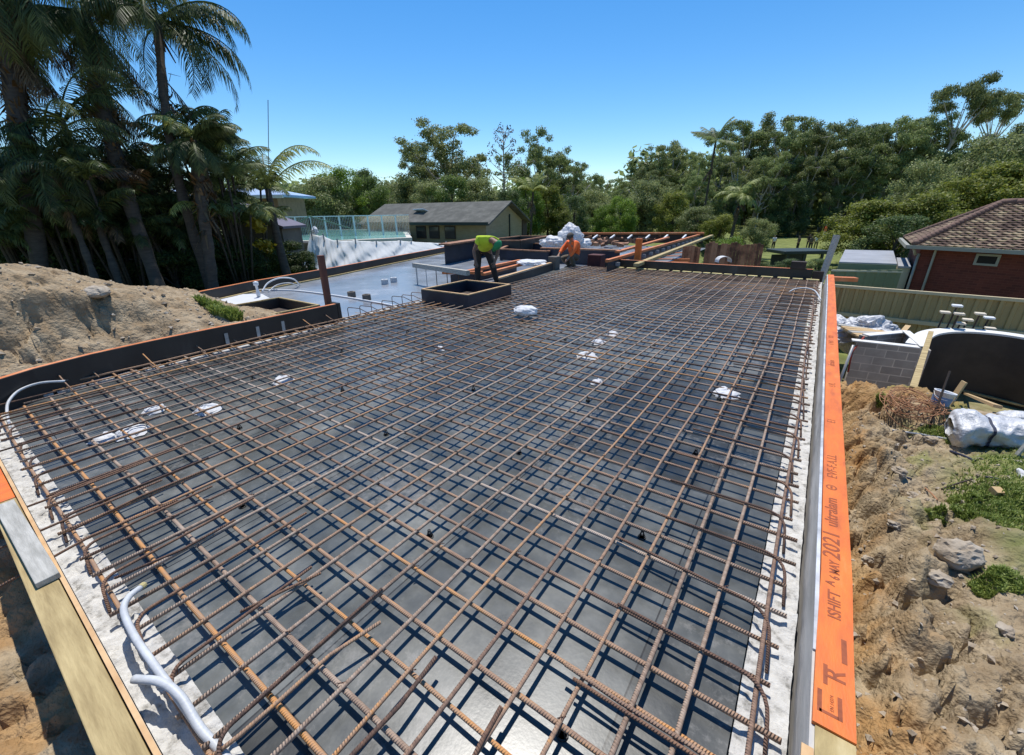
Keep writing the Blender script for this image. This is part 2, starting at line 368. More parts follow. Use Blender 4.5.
# ================================================================== SETTING: ground
def base_h(x, y):
    """smooth height of the ground (deck = 0)"""
    # to the right of the slab: bank falling away from the camera
    if y < 8.2: right = -0.42 - 0.075 * max(0, y - 1.0)
    else: right = -0.96 - 2.0 * sstep(8.3, 10.6, y)
    right += 0.9 * sstep(20, 62, y) - 3.0 * sstep(75, 130, y)
    right += 0.22 * sstep(1.2, 2.6, x) * (1 - sstep(5, 9, y))
    # trench right along the form board
    tw = 0.80 + 0.10 * math.sin(y * 1.7) + 0.12 * fbm(y * 0.9, 3.1)
    if y < 8: right -= (1 - sstep(0.42, tw + 0.25, x)) * 0.75
    mound = 0.38 * math.exp(-((x - 1.55) / 0.55) ** 2 - ((y - 7.6) / 0.7) ** 2)
    right += mound
    left = -0.75
    if x < -24: left += 0.35 * sstep(-24, -32, x)
    under = -1.9
    near = -0.36 + 0.25 * sstep(-0.5, -1.1, y)
    if y < -0.02 and x < 0.5:
        return near if x > -14 else near + (left - near) * sstep(-14, -20, x)
    k = sstep(0.28, 0.42, x)
    if x > 0.28: return under + (right - under) * k
    g = under
    if x < -8.2: g = left * 1.0
    if x >= -8.2 and y > 26: g = under - 1.6 * sstep(30, 75, y)
    if x < -8.2: g = g - 1.5 * sstep(28, 70, y)
    return g

def lines(*segs):
    out = []
    for a, b, st in segs:
        k = max(1, int(round((b - a) / st))); out += [a + (b - a) * i / k for i in range(k)]
    return out + [segs[-1][1]]
gx = lines((-330, -120, 42), (-120, -30, 9), (-30, -7, 1.0), (-7, -4.6, 0.3), (-4.6, -0.6, 0.035), (-0.6, 0.44, 0.13), (0.44, 2.3, 0.018), (2.3, 4.5, 0.06), (4.5, 20, 0.8), (20, 120, 8), (120, 330, 42))
gy = lines((-120, -10, 20), (-10, -1.6, 0.7), (-1.6, -0.02, 0.03), (-0.02, 0.8, 0.12), (0.8, 9.0, 0.022), (9, 12, 0.1), (12, 30, 0.6), (30, 130, 5), (130, 380, 50))
def clods(x, y, s, edge):
    """broken earth: rounded clods, ledges and cracks"""
    wx = x + 0.10 * fbm(x * 2.5, y * 2.5, s + 3); wy = y + 0.12 * fbm(x * 2.5, y * 2.5, s + 8)
    d1 = noise.voronoi(Vector((wx * 3.6, wy * 2.6, s)))[0]; d2 = noise.voronoi(Vector((wx * 9, wy * 7.5, s + 1)))[0]; d3 = noise.voronoi(Vector((x * 24, y * 21, s + 2)))[0]
    m = sstep(-.25, .25, fbm(x * 1.1, y * .8, s + 5))
    a = (0.45 - d1[0]) * (0.05 + 0.22 * edge) + (0.4 - d2[0]) * (0.02 + .05 * m + 0.07 * edge) + (0.4 - d3[0]) * (0.010 + .016 * m + 0.012 * edge)
    a -= (0.05 + .17 * edge) * (1 - sstep(0.0, 0.10, d1[1] - d1[0])) * m
    rg = noise.ridged_multi_fractal(Vector((wx * 4.2, wy * 3.4, s + 4)), .9, 2.1, 5, 1.0, 2.0)
    a = a * .9 + (rg - 1.0) * (.022 + .085 * edge)
    return a + noise.fractal(Vector((x * 17, y * 15, s)), .55, 2.1, 4) * (.012 + .012 * m)
def ground():
    nx, ny = len(gx), len(gy)
    V = np.zeros((ny, nx, 3), np.float32); Cc = np.zeros((ny, nx, 4), np.float32)
    for j, y in enumerate(gy):
        for i, x in enumerate(gx):
            z = base_h(x, y); clay = 0; gr = 0; wet = 0
            if 0.42 < x < 5 and 0.3 < y < 10.5:
                a = fbm(x * 1.3, y * 1.3, 5.0) * 0.10
                edge = math.exp(-((x - 1.0 - .1 * math.sin(y * 2.1)) / 0.40) ** 2)
                a += clods(x, y, 1.3, edge)
                z += a * (0.35 + 0.65 * sstep(0.44, 0.62, x))
                clay = 1 - sstep(0.68, 1.10, x + 0.30 * fbm(x * 2.2, y * 1.8, 9) + 0.1 * fbm(x * 9, y * 9, 2))
                clay = max(clay, 0.8 * sstep(6.6, 7.6, y + 0.5 * fbm(x * 2, y * 2, 1)) * sstep(0.3, 0.6, 1.25 - abs(x - 1.5)))
                g0 = sstep(1.45, 2.1, x + 0.45 * fbm(x * 1.5, y * 1.5, 4)) * sstep(3.2, 4.3, y + 0.6 * fbm(x, y, 7)) * (1 - sstep(7.2, 8.2, y))
                g1 = 0.75 * sstep(0.12, 0.4, fbm(x * 1.4 + 9, y * 1.2, 3)) * sstep(1.0, 1.5, x) * sstep(2.6, 3.8, y)
                gr = max(g0, g1)
                if y > 9: clay = 0.6
            elif x < 0.3 and y < -0.02 and x > -12:
                r1 = noise.turbulence(Vector((x * 3.0, y * 3.5, 4.3)), 5, True)
                k = sstep(-0.35, -0.75, y)
                z += clods(x, y, 4.3, .5 + .8 * k)
                clay = 0.75 * sstep(-0.1, 0.4, fbm(x * 2, y * 2, 8) + 0.25)
            else:
                far = sstep(12, 18, y) if x > 0.3 else sstep(-10.5, -13, x)
                if x <= 0.3 and y > 26: far = 1
                gr = far
                z += 0.25 * far * fbm(x * 0.13, y * 0.13, 2)
            V[j, i] = (x, y, z); Cc[j, i] = (clay, gr, wet, 1)
    me = bpy.data.meshes.new('ground')
    idx = np.arange(nx * ny).reshape(ny, nx)
    q = np.stack([idx[:-1, :-1], idx[:-1, 1:], idx[1:, 1:], idx[1:, :-1]], -1).reshape(-1, 4)
    me.from_pydata(V.reshape(-1, 3).tolist(), [], q.tolist())
    ca = me.color_attributes.new('soil', 'FLOAT_COLOR', 'POINT'); ca.data.foreach_set('color', Cc.reshape(-1))
    me.polygons.foreach_set('use_smooth', [True] * len(me.polygons))
    # material: grey dirt, ochre clay, grass
    m = mat('earth', [(0.22, (0.135, 0.090, 0.050)), (0.42, (0.275, 0.208, 0.130)), (0.62, (0.38, 0.305, 0.205)), (0.82, (0.50, 0.425, 0.31))], scale=3.4, detail=11, rough=0.95, bump=0.9, bump_scale=34, coord='World', dist=0.03)
    n, l = m.node_tree.nodes, m.node_tree.links
    cr = n[m['fac_node']]; b = n['Principled BSDF']; b.inputs['Specular IOR Level'].default_value = 0.15
    at_ = n.new('ShaderNodeAttribute'); at_.attribute_name = 'soil'; sp = n.new('ShaderNodeSeparateColor'); l.new(at_.outputs['Color'], sp.inputs[0])
    def ramp(stops, sc_, det=8):
        g = n.new('ShaderNodeNewGeometry'); ns = n.new('ShaderNodeTexNoise'); ns.inputs['Scale'].default_value = sc_; ns.inputs['Detail'].default_value = det
        l.new(g.outputs['Position'], ns.inputs[0]); c = n.new('ShaderNodeValToRGB'); e = c.color_ramp.elements
        while len(e) < len(stops): e.new(0.5)
        for x_, (p, cc) in zip(e, stops): x_.position = p; x_.color = (*cc, 1)
        l.new(ns.outputs[0], c.inputs[0]); return c
    clay = ramp([(0.25, (0.18, 0.088, 0.032)), (0.5, (0.37, 0.215, 0.09)), (0.75, (0.47, 0.32, 0.165))], 3.0)
    gras = ramp([(0.3, (0.07, 0.10, 0.022)), (0.5, (0.13, 0.175, 0.035)), (0.72, (0.22, 0.24, 0.07))], 1.1)
    mx = n.new('ShaderNodeMix'); mx.data_type = 'RGBA'; l.new(sp.outputs[0], mx.inputs[0]); l.new(cr.outputs[0], mx.inputs[6]); l.new(clay.outputs[0], mx.inputs[7])
    mx2 = n.new('ShaderNodeMix'); mx2.data_type = 'RGBA'
    mm = n.new('ShaderNodeMath'); mm.operation = 'MULTIPLY'; mm.inputs[1].default_value = 0.85; l.new(sp.outputs[1], mm.inputs[0])
    l.new(mm.outputs[0], mx2.inputs[0]); l.new(mx.outputs[2], mx2.inputs[6]); l.new(gras.outputs[0], mx2.inputs[7])
    l.new(mx2.outputs[2], b.inputs['Base Color'])
    me.materials.append(m)
    o = bpy.data.objects.new('ground', me); COL.objects.link(o); tag(o, kind='structure')
    return o
ground()

# ================================================================== SETTING: formwork decks
def deck_mat():
    m = mat('formply_film', [(0.25, (0.021, 0.0225, 0.0225)), (0.48, (0.044, 0.047, 0.046)), (0.68, (0.080, 0.083, 0.080)), (0.9, (0.20, 0.20, 0.19))], scale=2.4, detail=9, rough=0.31, coord='World', rough_var=0.08, bump=0.03, bump_scale=60)
    n, l = m.node_tree.nodes, m.node_tree.links
    b = n['Principled BSDF']; cr = n[m['fac_node']]
    g = n.new('ShaderNodeNewGeometry')
    br = n.new('ShaderNodeTexBrick'); br.inputs['Scale'].default_value = 1; br.offset = 0.5
    br.inputs['Brick Width'].default_value = 2.4; br.inputs['Row Height'].default_value = 1.2; br.inputs['Mortar Size'].default_value = 0.004
    br.inputs['Color1'].default_value = (0.6, 0.6, 0.6, 1); br.inputs['Color2'].default_value = (2.2, 2.2, 2.15, 1); br.inputs['Mortar'].default_value = (0.25, 0.25, 0.25, 1)
    mp = n.new('ShaderNodeMapping'); mp.inputs['Location'].default_value = (0.35, 0.28, 0); mp.inputs['Rotation'].default_value = (0, 0, R_(90))
    l.new(g.outputs['Position'], mp.inputs[0]); l.new(mp.outputs[0], br.inputs[0])
    mx = n.new('ShaderNodeMix'); mx.data_type = 'RGBA'; mx.blend_type = 'MULTIPLY'; mx.inputs[0].default_value = 1
    l.new(cr.outputs[0], mx.inputs[6]); l.new(br.outputs[0], mx.inputs[7])
    # dried cement splashes
    ns = n.new('ShaderNodeTexNoise'); ns.inputs['Scale'].default_value = 13; ns.inputs['Detail'].default_value = 8; ns.inputs['Roughness'].default_value = 0.75
    l.new(g.outputs['Position'], ns.inputs[0])
    n2 = n.new('ShaderNodeTexNoise'); n2.inputs['Scale'].default_value = 1.1; l.new(g.outputs['Position'], n2.inputs[0])
    ad = n.new('ShaderNodeMath'); l.new(ns.outputs[0], ad.inputs[0]); l.new(n2.outputs[0], ad.inputs[1])
    mr = n.new('ShaderNodeMapRange'); mr.inputs[1].default_value = 1.09; mr.inputs[2].default_value = 1.34; mr.inputs[4].default_value = 0.7; l.new(ad.outputs[0], mr.inputs[0])
    mx2 = n.new('ShaderNodeMix'); mx2.data_type = 'RGBA'; l.new(mr.outputs[0], mx2.inputs[0]); l.new(mx.outputs[2], mx2.inputs[6]); mx2.inputs[7].default_value = (0.26, 0.25, 0.235, 1)
    l.new(mx2.outputs[2], b.inputs['Base Color'])
    return m
MT['deck'] = deck_mat()
d = MB()
d.box((-3.45, 6.95, -0.01), (7.1, 13.8, 0.02))
tag(d.build('floor', MT['deck']), kind='structure')
MT['deck_sky_sheen'] = mat('sky_tinted_formply', [(0.25, (0.16, 0.175, 0.205)), (0.6, (0.26, 0.28, 0.31)), (0.85, (0.46, 0.47, 0.49))], scale=0.9, rough=0.24, coord='World', rough_var=0.08)  # reflected sky is put into the base colour as a pale blue tone
d = MB()
d.prism([(-7.05, 1.9), (-7.05, 24.5), (-18.5, 24.5), (-15.2, 12.0), (-12.0, 1.9)], 'z', -0.14, -0.12)
d.prism([(-7.0, 13.95), (-4.7, 13.95), (-4.7, 24.5), (-7.0, 24.5)], 'z', -0.139, -0.119)
tag(d.build('lower_floor', MT['deck_sky_sheen']), kind='structure')

# pale block and mortar margin round the deck (top of the walls below)
def rough_strip(x0, x1, y0, y1, st, zb, amp, hole=0.0, seed=0):
    nx = max(2, int((x1 - x0) / st)); ny = max(2, int((y1 - y0) / st)); vs = []; fs = []
    for j in range(ny + 1):
        for i in range(nx + 1):
            x = x0 + (x1 - x0) * i / nx; y = y0 + (y1 - y0) * j / ny
            h = noise.fractal(Vector((x * 9, y * 9, seed)), 0.8, 2.1, 5) * amp + noise.fractal(Vector((x * 45, y * 45, seed)), 0.8, 2.1, 3) * amp * 0.5
            # joints between blocks
            al = y if (y1 - y0) > (x1 - x0) else x
            jn = abs((al / 0.4) % 1 - 0.5); 
            if jn > 0.475: h -= 0.012
            vs.append((x, y, max(0.002, zb + h)))
    for j in range(ny):
        for i in range(nx):
            a = j * (nx + 1) + i; fs.append((a, a + 1, a + nx + 2, a + nx + 1))
    n0 = len(vs)
    m = MB(); m.add(vs, fs); return m
for nm, a in (('right', (0.105, 0.278, 0.3, 13.55, 0.02)), ):
    tag(rough_strip(*a, 0.012, 0.024, seed=1).build('wall_top', MT['mortar'], smooth=True), kind='structure')
tag(rough_strip(-6.9, 0.08, 0.003, 0.175, 0.016, 0.014, 0.028, seed=5).build('wall_top', MT['mortar'], smooth=True), kind='structure')
# brick ends showing along the left upstand
mb = MB(); y = 0.35
while y < 4.3:
    L = random.uniform(0.2, 0.27); mb.rbox((-6.79, y + L / 2, 0.02), (0.13, L, 0.035), 0.008); y += L + random.uniform(0.02, 0.09)
while y < 6.5:
    L = random.uniform(0.06, 0.16); mb.rbox((-6.95 + random.uniform(-.06, .06), y + L / 2, 0.02), (0.12, L, 0.04), 0.01); y += L + random.uniform(0.05, 0.12)
tag(mb.build('wall_top', MT['mortar']), kind='structure')
mb = MB(); x = -5.6
while x < 0.1:
    L = random.uniform(0.18, 0.3); mb.rbox((x + L / 2, 13.5, 0.05), (L, 0.12, 0.08), 0.01); x += L + random.uniform(0.04, 0.12)
tag(mb.build('foam_strip', MT['yellow_foam']), 'yellow foam strip laid in short lengths along the far edge form', 'foam strip')

# ================================================================== edge forms
def text_mesh(txt, size, name, parent, loc, rz, m, sx=1.0, bold=0.0):
    cu = bpy.data.curves.new(name, 'FONT'); cu.body = txt; cu.size = size; cu.extrude = 0.0004; cu.offset = bold
    cu.align_y = 'CENTER'; cu.resolution_u = 3
    to = bpy.data.objects.new(name, cu); COL.objects.link(to)
    dg = bpy.context.evaluated_depsgraph_get(); me = bpy.data.meshes.new_from_object(to.evaluated_get(dg)); bpy.data.objects.remove(to)
    me.materials.clear(); me.materials.append(m)
    o = bpy.data.objects.new(name, me); COL.objects.link(o); o.parent = parent
    Mw = Matrix.Translation(loc) @ Matrix.Rotation(rz, 4, 'Z') @ Matrix.Diagonal((sx, 1, 1, 1))
    o.matrix_basis = wmat(parent).inverted() @ Mw
    return o

# right edge form
rf = thing('edge_form', (0.36, 7.0, 0), 'long stained plywood edge form capped by an orange board, right of the deck', 'formwork')
mb = MB(); pth = []
for i in range(29):
    y = 0.2 + 13.5 * i / 28; bow = 0.012 * math.sin((y - 0.2) / 13.5 * math.pi) + (0.035 * sstep(5, 13.7, y))
    pth.append((0.289 + bow, y, 0))
mb.strip(pth, [(-0.014, -0.3), (0.002, -0.3), (0.036, 0.19), (0.019, 0.19)])
mb.build('plywood_face', MT['grey_face'], rf)
mb = MB(); mb.strip([(p[0], p[1], 0) for p in pth if p[1] > 1.25], [(0.019, 0.191), (0.035, 0.191), (0.035, 0.201), (0.019, 0.201)]); mb.build('plywood_edge', MT['pale_edge'], rf)
mb = MB(); mb.strip([(0.2895, 0.15, 0), (0.2895, 1.24, 0)], [(0.0, 0.191), (0.034, 0.191), (0.034, 0.2), (0.0, 0.2)]); mb.build('plywood_edge', MT['formply_edge'], rf)
mb = MB(); op = [(p[0] + 0.099, p[1], 0) for p in pth if p[1] > 2.0]; op = [(0.376, 1.33, 0), (0.382, 1.7, 0)] + op
mb.strip(op, [(-0.060, 0.150), (0.062, 0.150), (0.062, 0.208), (-0.060, 0.208)])
cap = mb.build('orange_board', MT['orange'], rf)
mb = MB(); mb.strip([(0.376, 0.1, 0), (0.376, 1.327, 0)], [(-0.050, 0.142), (0.062, 0.142), (0.062, 0.199), (-0.050, 0.199)]); mb.build('pine_board', MT['pine_y'], rf)
for y in (0.8, 3.1, 5.4, 7.7, 10.0, 12.3): MB().box((0.41, y, -0.12), (0.05, 0.09, 0.54)).build('peg', MT['pine_y'], rf)
ZT = 0.2088
up = R_(90)
for txt, y0, s, x, sx in (('ISHIFT', 1.845, 0.066, 0.385, 0.95), ('A', 2.048, 0.05, 0.37, 1), ('6 MAY', 2.10, 0.056, 0.388, 0.85), ('2021', 2.25, 0.105, 0.378, 1.12), ('ultralam', 2.53, 0.085, 0.378, 1.08)):
    text_mesh(txt, s, 'lettering', cap, (x, y0, ZT), up, MT['ink'], sx, 0.0012)
mb = MB()   # round mark with a bar, then rows of small print, and the stamp box near the end of the board
def ring(cx, cy, r, wd, n=18):
    for i in range(n):
        a, b = 2 * math.pi * i / n, 2 * math.pi * (i + 1) / n
        mb.add([(cx + r * math.cos(a), cy + r * math.sin(a), ZT), (cx + r * math.cos(b), cy + r * math.sin(b), ZT), (cx + (r - wd) * math.cos(b), cy + (r - wd) * math.sin(b), ZT), (cx + (r - wd) * math.cos(a), cy + (r - wd) * math.sin(a), ZT)], [(0, 1, 2, 3)])
def dash(cx, cy, wx, wy): mb.add([(cx - wx / 2, cy - wy / 2, ZT), (cx + wx / 2, cy - wy / 2, ZT), (cx + wx / 2, cy + wy / 2, ZT), (cx - wx / 2, cy + wy / 2, ZT)], [(0, 1, 2, 3)])
ring(0.378, 2.955, 0.03, 0.009); dash(0.378, 2.955, 0.012, 0.03)
mb.build('round_mark', MT['ink'], cap); mb = MB(); dash(0.352, 1.545, 0.014, 0.09); mb.build('line_mark', MT['ink'], cap); mb = MB(); dash(0.413, 1.69, 0.018, 0.12)
mb.build('stamp_mark', MT['ink'], cap)
mb = MB()
dash(0.335, 1.425, 0.014, 0.09); dash(0.362, 1.386, 0.055, 0.012); dash(0.395, 1.425, 0.014, 0.09)
mb.build('bracket_mark', MT['ink'], cap)
text_mesh('R', 0.095, 'lettering', cap, (0.385, 1.53, ZT), up, MT['ink'], 1.0, 0.001)
text_mesh('EN 14374', 0.016, 'lettering', cap, (0.372, 1.40, ZT), up, MT['ink'])
for k, (tx, y0) in enumerate((('EVF-F.A.LL', 3.08), ('E1', 4.0), ('LVL', 4.9), ('ultralam', 5.6), ('2021', 6.9), ('6 MAY', 6.55))):
    text_mesh(tx, 0.08, 'lettering', cap, (0.385 + 0.01 * (k > 1), y0, ZT), up, MT['ink'], 0.95)

# near (left foreground) edge form
nf = thing('edge_form', (-3.0, -0.06, 0), 'near edge form with flat yellow pine board at the lower left', 'formwork')
mb = MB(); mb.box((-3.45, -0.0085, -0.05), (7.3, 0.017, 0.5)); mb.build('plywood_face', MT['grey_face'], nf)
mb = MB(); mb.box((-3.45, -0.0085, 0.2045), (7.3, 0.016, 0.007)); mb.build('plywood_edge', MT['formply_edge'], nf)
mb = MB(); mb.rbox((-1.9, -0.074, 0.175), (4.0, 0.105, 0.058), 0.004); mb.build('pine_board', MT['pine'], nf)
mb = MB(); mb.rbox((-5.5, -0.074, 0.175), (3.18, 0.105, 0.058), 0.004); mb.build('orange_board', MT['orange'], nf)
pk = MB(); pk.rbox((0, 0, 0), (1.05, 0.085, 0.032), 0.004)
p_ = pk.build('timber_plank', MT['grey_timber'], local=True); p_.location = (-3.28, -0.062, 0.2215); p_.rotation_euler = (0, 0, R_(1.2))
tag(p_, 'weathered grey timber plank lying on the near edge form', 'plank')

# left upstand form (bows slightly)
lf = thing('edge_form', (-6.97, 2.2, 0), 'tall black plywood edge form with a worn orange top in front of the soil heap', 'formwork')
lp = [(-6.30, -0.12, 0), (-6.52, 0.12, 0), (-6.74, 0.5, 0), (-6.88, 1.0, 0), (-6.94, 1.6, 0), (-6.95, 2.4, 0), (-6.93, 3.3, 0), (-6.93, 4.35, 0)]
mb = MB(); mb.strip(lp, [(-0.009, -0.16), (0.009, -0.16), (0.009, 0.335), (-0.009, 0.335)]); mb.build('plywood_face', MT['dark_face'], lf)
mb = MB(); mb.strip([(p[0] - 0.045, p[1], 0) for p in lp], [(-0.032, 0.275), (0.032, 0.275), (0.032, 0.338), (-0.032, 0.338)]); mb.build('orange_board', MT['orange_worn'], lf)
mb = MB(); mb.box((-7.02, 4.38, 0.1), (0.22, 0.06, 0.5)); mb.build('end_block', MT['dark_face'], lf)
for y in (2.45, 2.9, 3.3): MB().add([(-6.918, y, 0.06), (-6.918, y + 0.05, 0.06), (-6.918, y + 0.06, 0.24), (-6.918, y + 0.01, 0.24)], [(0, 1, 2, 3)]).build('cement_streak', MT['grey_face'], lf)

# rust red post
t = thing('timber_post', (-7.36, 4.46, -0.12), 'rust red upright post standing beyond the end of the black form', 'post')
mb = MB(); mb.rbox((-7.36, 4.46, 0.52), (0.075, 0.11, 1.28), 0.006, Matrix.Rotation(R_(1.5), 3, 'Y')); mb.build('shaft', MT['rust_paint'], t)
mb = MB(); mb.box((-7.32, 4.55, 0.05), (0.22, 0.06, 0.34)); mb.build('base_block', MT['dark_face'], t)

# far edge form across the end of the deck
ff = thing('edge_form', (-2.7, 13.8, 0), 'dark edge form with orange top closing the far end of the deck', 'formwork')
fp = [(-5.75, 13.66, 0), (-3, 13.70, 0), (0.02, 13.72, 0)]
mb = MB(); mb.strip(fp, [(-0.01, -0.16), (0.01, -0.16), (0.01, 0.30), (-0.01, 0.30)]); mb.build('plywood_face', MT['dark_face'], ff)
mb = MB(); mb.strip([(p[0], p[1] + 0.06, 0) for p in fp], [(-0.045, 0.24), (0.045, 0.24), (0.045, 0.305), (-0.045, 0.305)]); mb.build('orange_board', MT['orange_worn'], ff)
mb = MB(); mb.box((0.15, 13.72, 0.06), (0.24, 0.06, 0.42)); mb.build('end_board', MT['dark_timber'], ff)
tag(MB().rbox((-0.32, 13.74, 0.40), (0.34, 0.2, 0.19), 0.01).build('timber_block', MT['dark_timber']), 'dark timber block sitting on top of the far edge form', 'block')

# ================================================================== reinforcing mat
A_r, B_r = 0.0104, 0.0102
ZB, ZA = 0.062, 0.080
def bar_obj(pts, r, m, org, n=8, name='reinforcing_bar'):
    mb = MB(); mb.tube(pts, r, n); return mb.build(name, m, smooth=True, org=org)
GA = ('straight ribbed reinforcing bar of the mat running away along the deck in the upper layer', 'rebar', 'mat bars running along the deck')
GB = ('straight ribbed reinforcing bar of the mat lying crosswise under the long bars', 'rebar', 'mat bars lying across the deck')
xs = [0.165 - 0.2 * i for i in range(36)]
for i, x in enumerate(xs):
    x += random.uniform(-0.012, 0.012)
    ya, yb = 0.075 + random.uniform(-0.03, 0.05), 13.4 + random.uniform(-0.08, 0.05)
    if x < -6.25: ya = max(ya, 0.1 + (-6.25 - x) * 1.2)
    segs = [(ya, yb)]
    if x < -5.6: segs = [(ya, 6.3), (7.95, 13.2)] if x > -6.45 else [(ya, 6.25)]
    for (a, b) in segs:
        k = max(6, int((b - a) / 0.45)); ph = random.uniform(0, 6); dx = random.uniform(-0.012, 0.012)
        pts = [(x + dx * (j / k - .5) * 2 + 0.008 * math.sin(ph + j * 0.7), a + (b - a) * j / k, ZA + 0.002 + 0.006 * math.sin(ph * 2 + j * 1.1)) for j in range(k + 1)]
        m = random.choices([MT['rebar'], MT['rebar_grey'], MT['rebar_dark']], [0.66, 0.3, 0.04])[0]
        o = bar_obj(pts, A_r * random.uniform(0.85, 1.08), m, (x, (a + b) / 2, ZA))
        tag(o, *GA)
y = 0.115; i = 0
while y < 13.4:
    yy = y + random.uniform(-0.012, 0.012)
    xl = -6.86 + random.uniform(-0.05, 0.04)
    if yy < 0.9: xl = -6.25 - (yy - 0.1) * 0.6
    if 6.25 < yy < 7.95: xl = -5.48
    elif yy >= 7.95: xl = -6.4
    xr = 0.225 + random.uniform(-0.025, 0.03); k = 16; ph = random.uniform(0, 6); dy = random.uniform(-0.012, 0.012)
    pts = [(xl + (xr - xl) * j / k, yy + dy * (j / k - .5) * 2 + 0.007 * math.sin(ph + j * .8), ZB + 0.003 * math.sin(ph + j)) for j in range(k + 1)]
    m = random.choices([MT['rebar'], MT['rebar_grey'], MT['rebar_dark']], [0.6, 0.35, 0.05])[0]
    o = bar_obj(pts, B_r * random.uniform(0.95, 1.18), m, ((xl + xr) / 2, yy, ZB)); tag(o, *GB)
    y += 0.198; i += 1
# edge tie bar on the right and the near side
def polybar(pts, r, m, label, group=None, n=8):
    pts = [Vector(p) for p in pts]; c = sum(pts, Vector()) / len(pts)
    o = bar_obj(pts, r, m, tuple(c), n); tag(o, label, 'rebar', group); return o
def bend(a, corner, b, rad=0.05, n=6):
    """polyline a -> b rounding the corner"""
    a, c, b = Vector(a), Vector(corner), Vector(b); p0 = c + (a - c).normalized() * rad; p1 = c + (b - c).normalized() * rad
    out = [a]
    k = max(1, int((p0 - a).length / 0.12))
    out += [a + (p0 - a) * i / k for i in range(1, k)]
    for i in range(n + 1):
        t_ = i / n; out.append((1 - t_) ** 2 * p0 + 2 * t_ * (1 - t_) * c + t_ ** 2 * p1)
    out.append(b); return out
ZH = 0.100
y = 1.05
while y < 13.2:
    L = random.uniform(0.62, 0.8); tilt = random.uniform(-0.06, 0.02) * L / 0.7; yy = y + random.uniform(-0.02, 0.02); xe = 0.18 + random.uniform(-0.02, 0.02)
    polybar(bend((xe - L, yy - tilt, ZH), (xe, yy, ZH + 0.006), (xe + 0.02, yy - 0.27, 0.035), 0.12), 0.0078, MT['rebar_dark'], 'dark rusty hooked bar bent towards the camera at the right edge of the mat', 'hooked bars along the right edge')
    y += 0.4
for i in range(14):
    x = -1.44 - 0.42 * i + random.uniform(-0.04, 0.04); L = random.uniform(0.6, 0.9); yy = 0.165 + random.uniform(-0.02, 0.02)
    polybar(bend((x + random.uniform(-.05, .0), yy + L, ZH), (x, yy - 0.05, ZH + 0.006), (x + 0.19, yy - 0.075, 0.032), 0.075), 0.0078, MT['rebar_dark'], 'dark rusty hooked bar bent sideways at the near left edge of the mat', 'hooked bars along the near edge')
# straight bar ends poking up over the left form
for i, (px, py) in enumerate([(57, 373), (83, 361), (143, 354), (189, 339), (221, 330), (250, 324), (301, 318), (323, 313)]):
    e = at(px, py, 0.22); a = Vector((e.x + 0.42, e.y + 0.02, ZA + 0.012))
    polybar([a, (a * 0.5 + e * 0.5) + Vector((0, 0, -0.02)), e], 0.007, MT['rebar'], 'short rusty bar end poking up against the black form at the left', 'bar ends at the left form')
# row of U bars past the form, standing up
for i in range(7):
    q = Vector((-7.15, 4.7 + i * 0.27, -0.1)); h = 0.30 + random.uniform(-0.03, 0.03)
    pts = bend(q, q + Vector((0, 0, h)), q + Vector((0.33, 0.05, h)), 0.06)
    pts = pts[:-1] + bend(pts[-1], pts[-1] + Vector((0.02, 0, -0.01)), pts[-1] + Vector((0.3, 0.02, -0.09)), 0.01, 2)
    polybar(pts, 0.007, MT['rebar_dark'], 'dark upright starter bar bent over onto the mat beyond the rust red post', 'bent starter bars beyond the post')
# loose lap bars
polybar([at(380.5, 622, .11), at(330, 655, .102), at(280, 700, .1), at(240, 735, .098), at(205, 762, .07)], 0.0085, MT['rebar'], 'loose rusty bar lying askew over the mat at the bottom left', None)
polybar([at(436, 657, .1), at(400, 705, .1), at(355, 752, .1), at(315, 800, .1)], 0.0095, MT['rebar_dark'], 'thick dark bar lying beside a mat bar at the bottom middle', None)
polybar([at(501, 707, .1), at(485, 735, .1), at(465, 775, .1)], 0.0095, MT['rebar_dark'], 'short dark lap bar at the very bottom right of the middle', None)
polybar([at(565, 664, .1), at(620, 702, .1), at(690, 745, .1), at(760, 795, .1)], 0.009, MT['rebar'], 'rusty ribbed bar lying at a slant near the bottom right', None)
polybar([at(321, 573, .1), at(285, 590, .1), at(240, 612, .1)], 0.007, MT['rebar_dark'], 'short dark bar end in the left part of the mat', None)
for q in [(150, 460), (125, 470), (162, 480), (178, 500), (205, 470), (85, 425), (70, 408), (235, 520)]:
    p = at(q[0], q[1], .098); L = random.uniform(0.5, 0.9)
    polybar([p, p + Vector((random.uniform(-.04, .04), -L * .5, .004)), p + Vector((random.uniform(-.06, .06), -L, -.004))], 0.0075, MT['rebar_dark'], 'dark loose bar laid beside the long bars in the near left corner of the mat', 'loose bars in the near left corner')
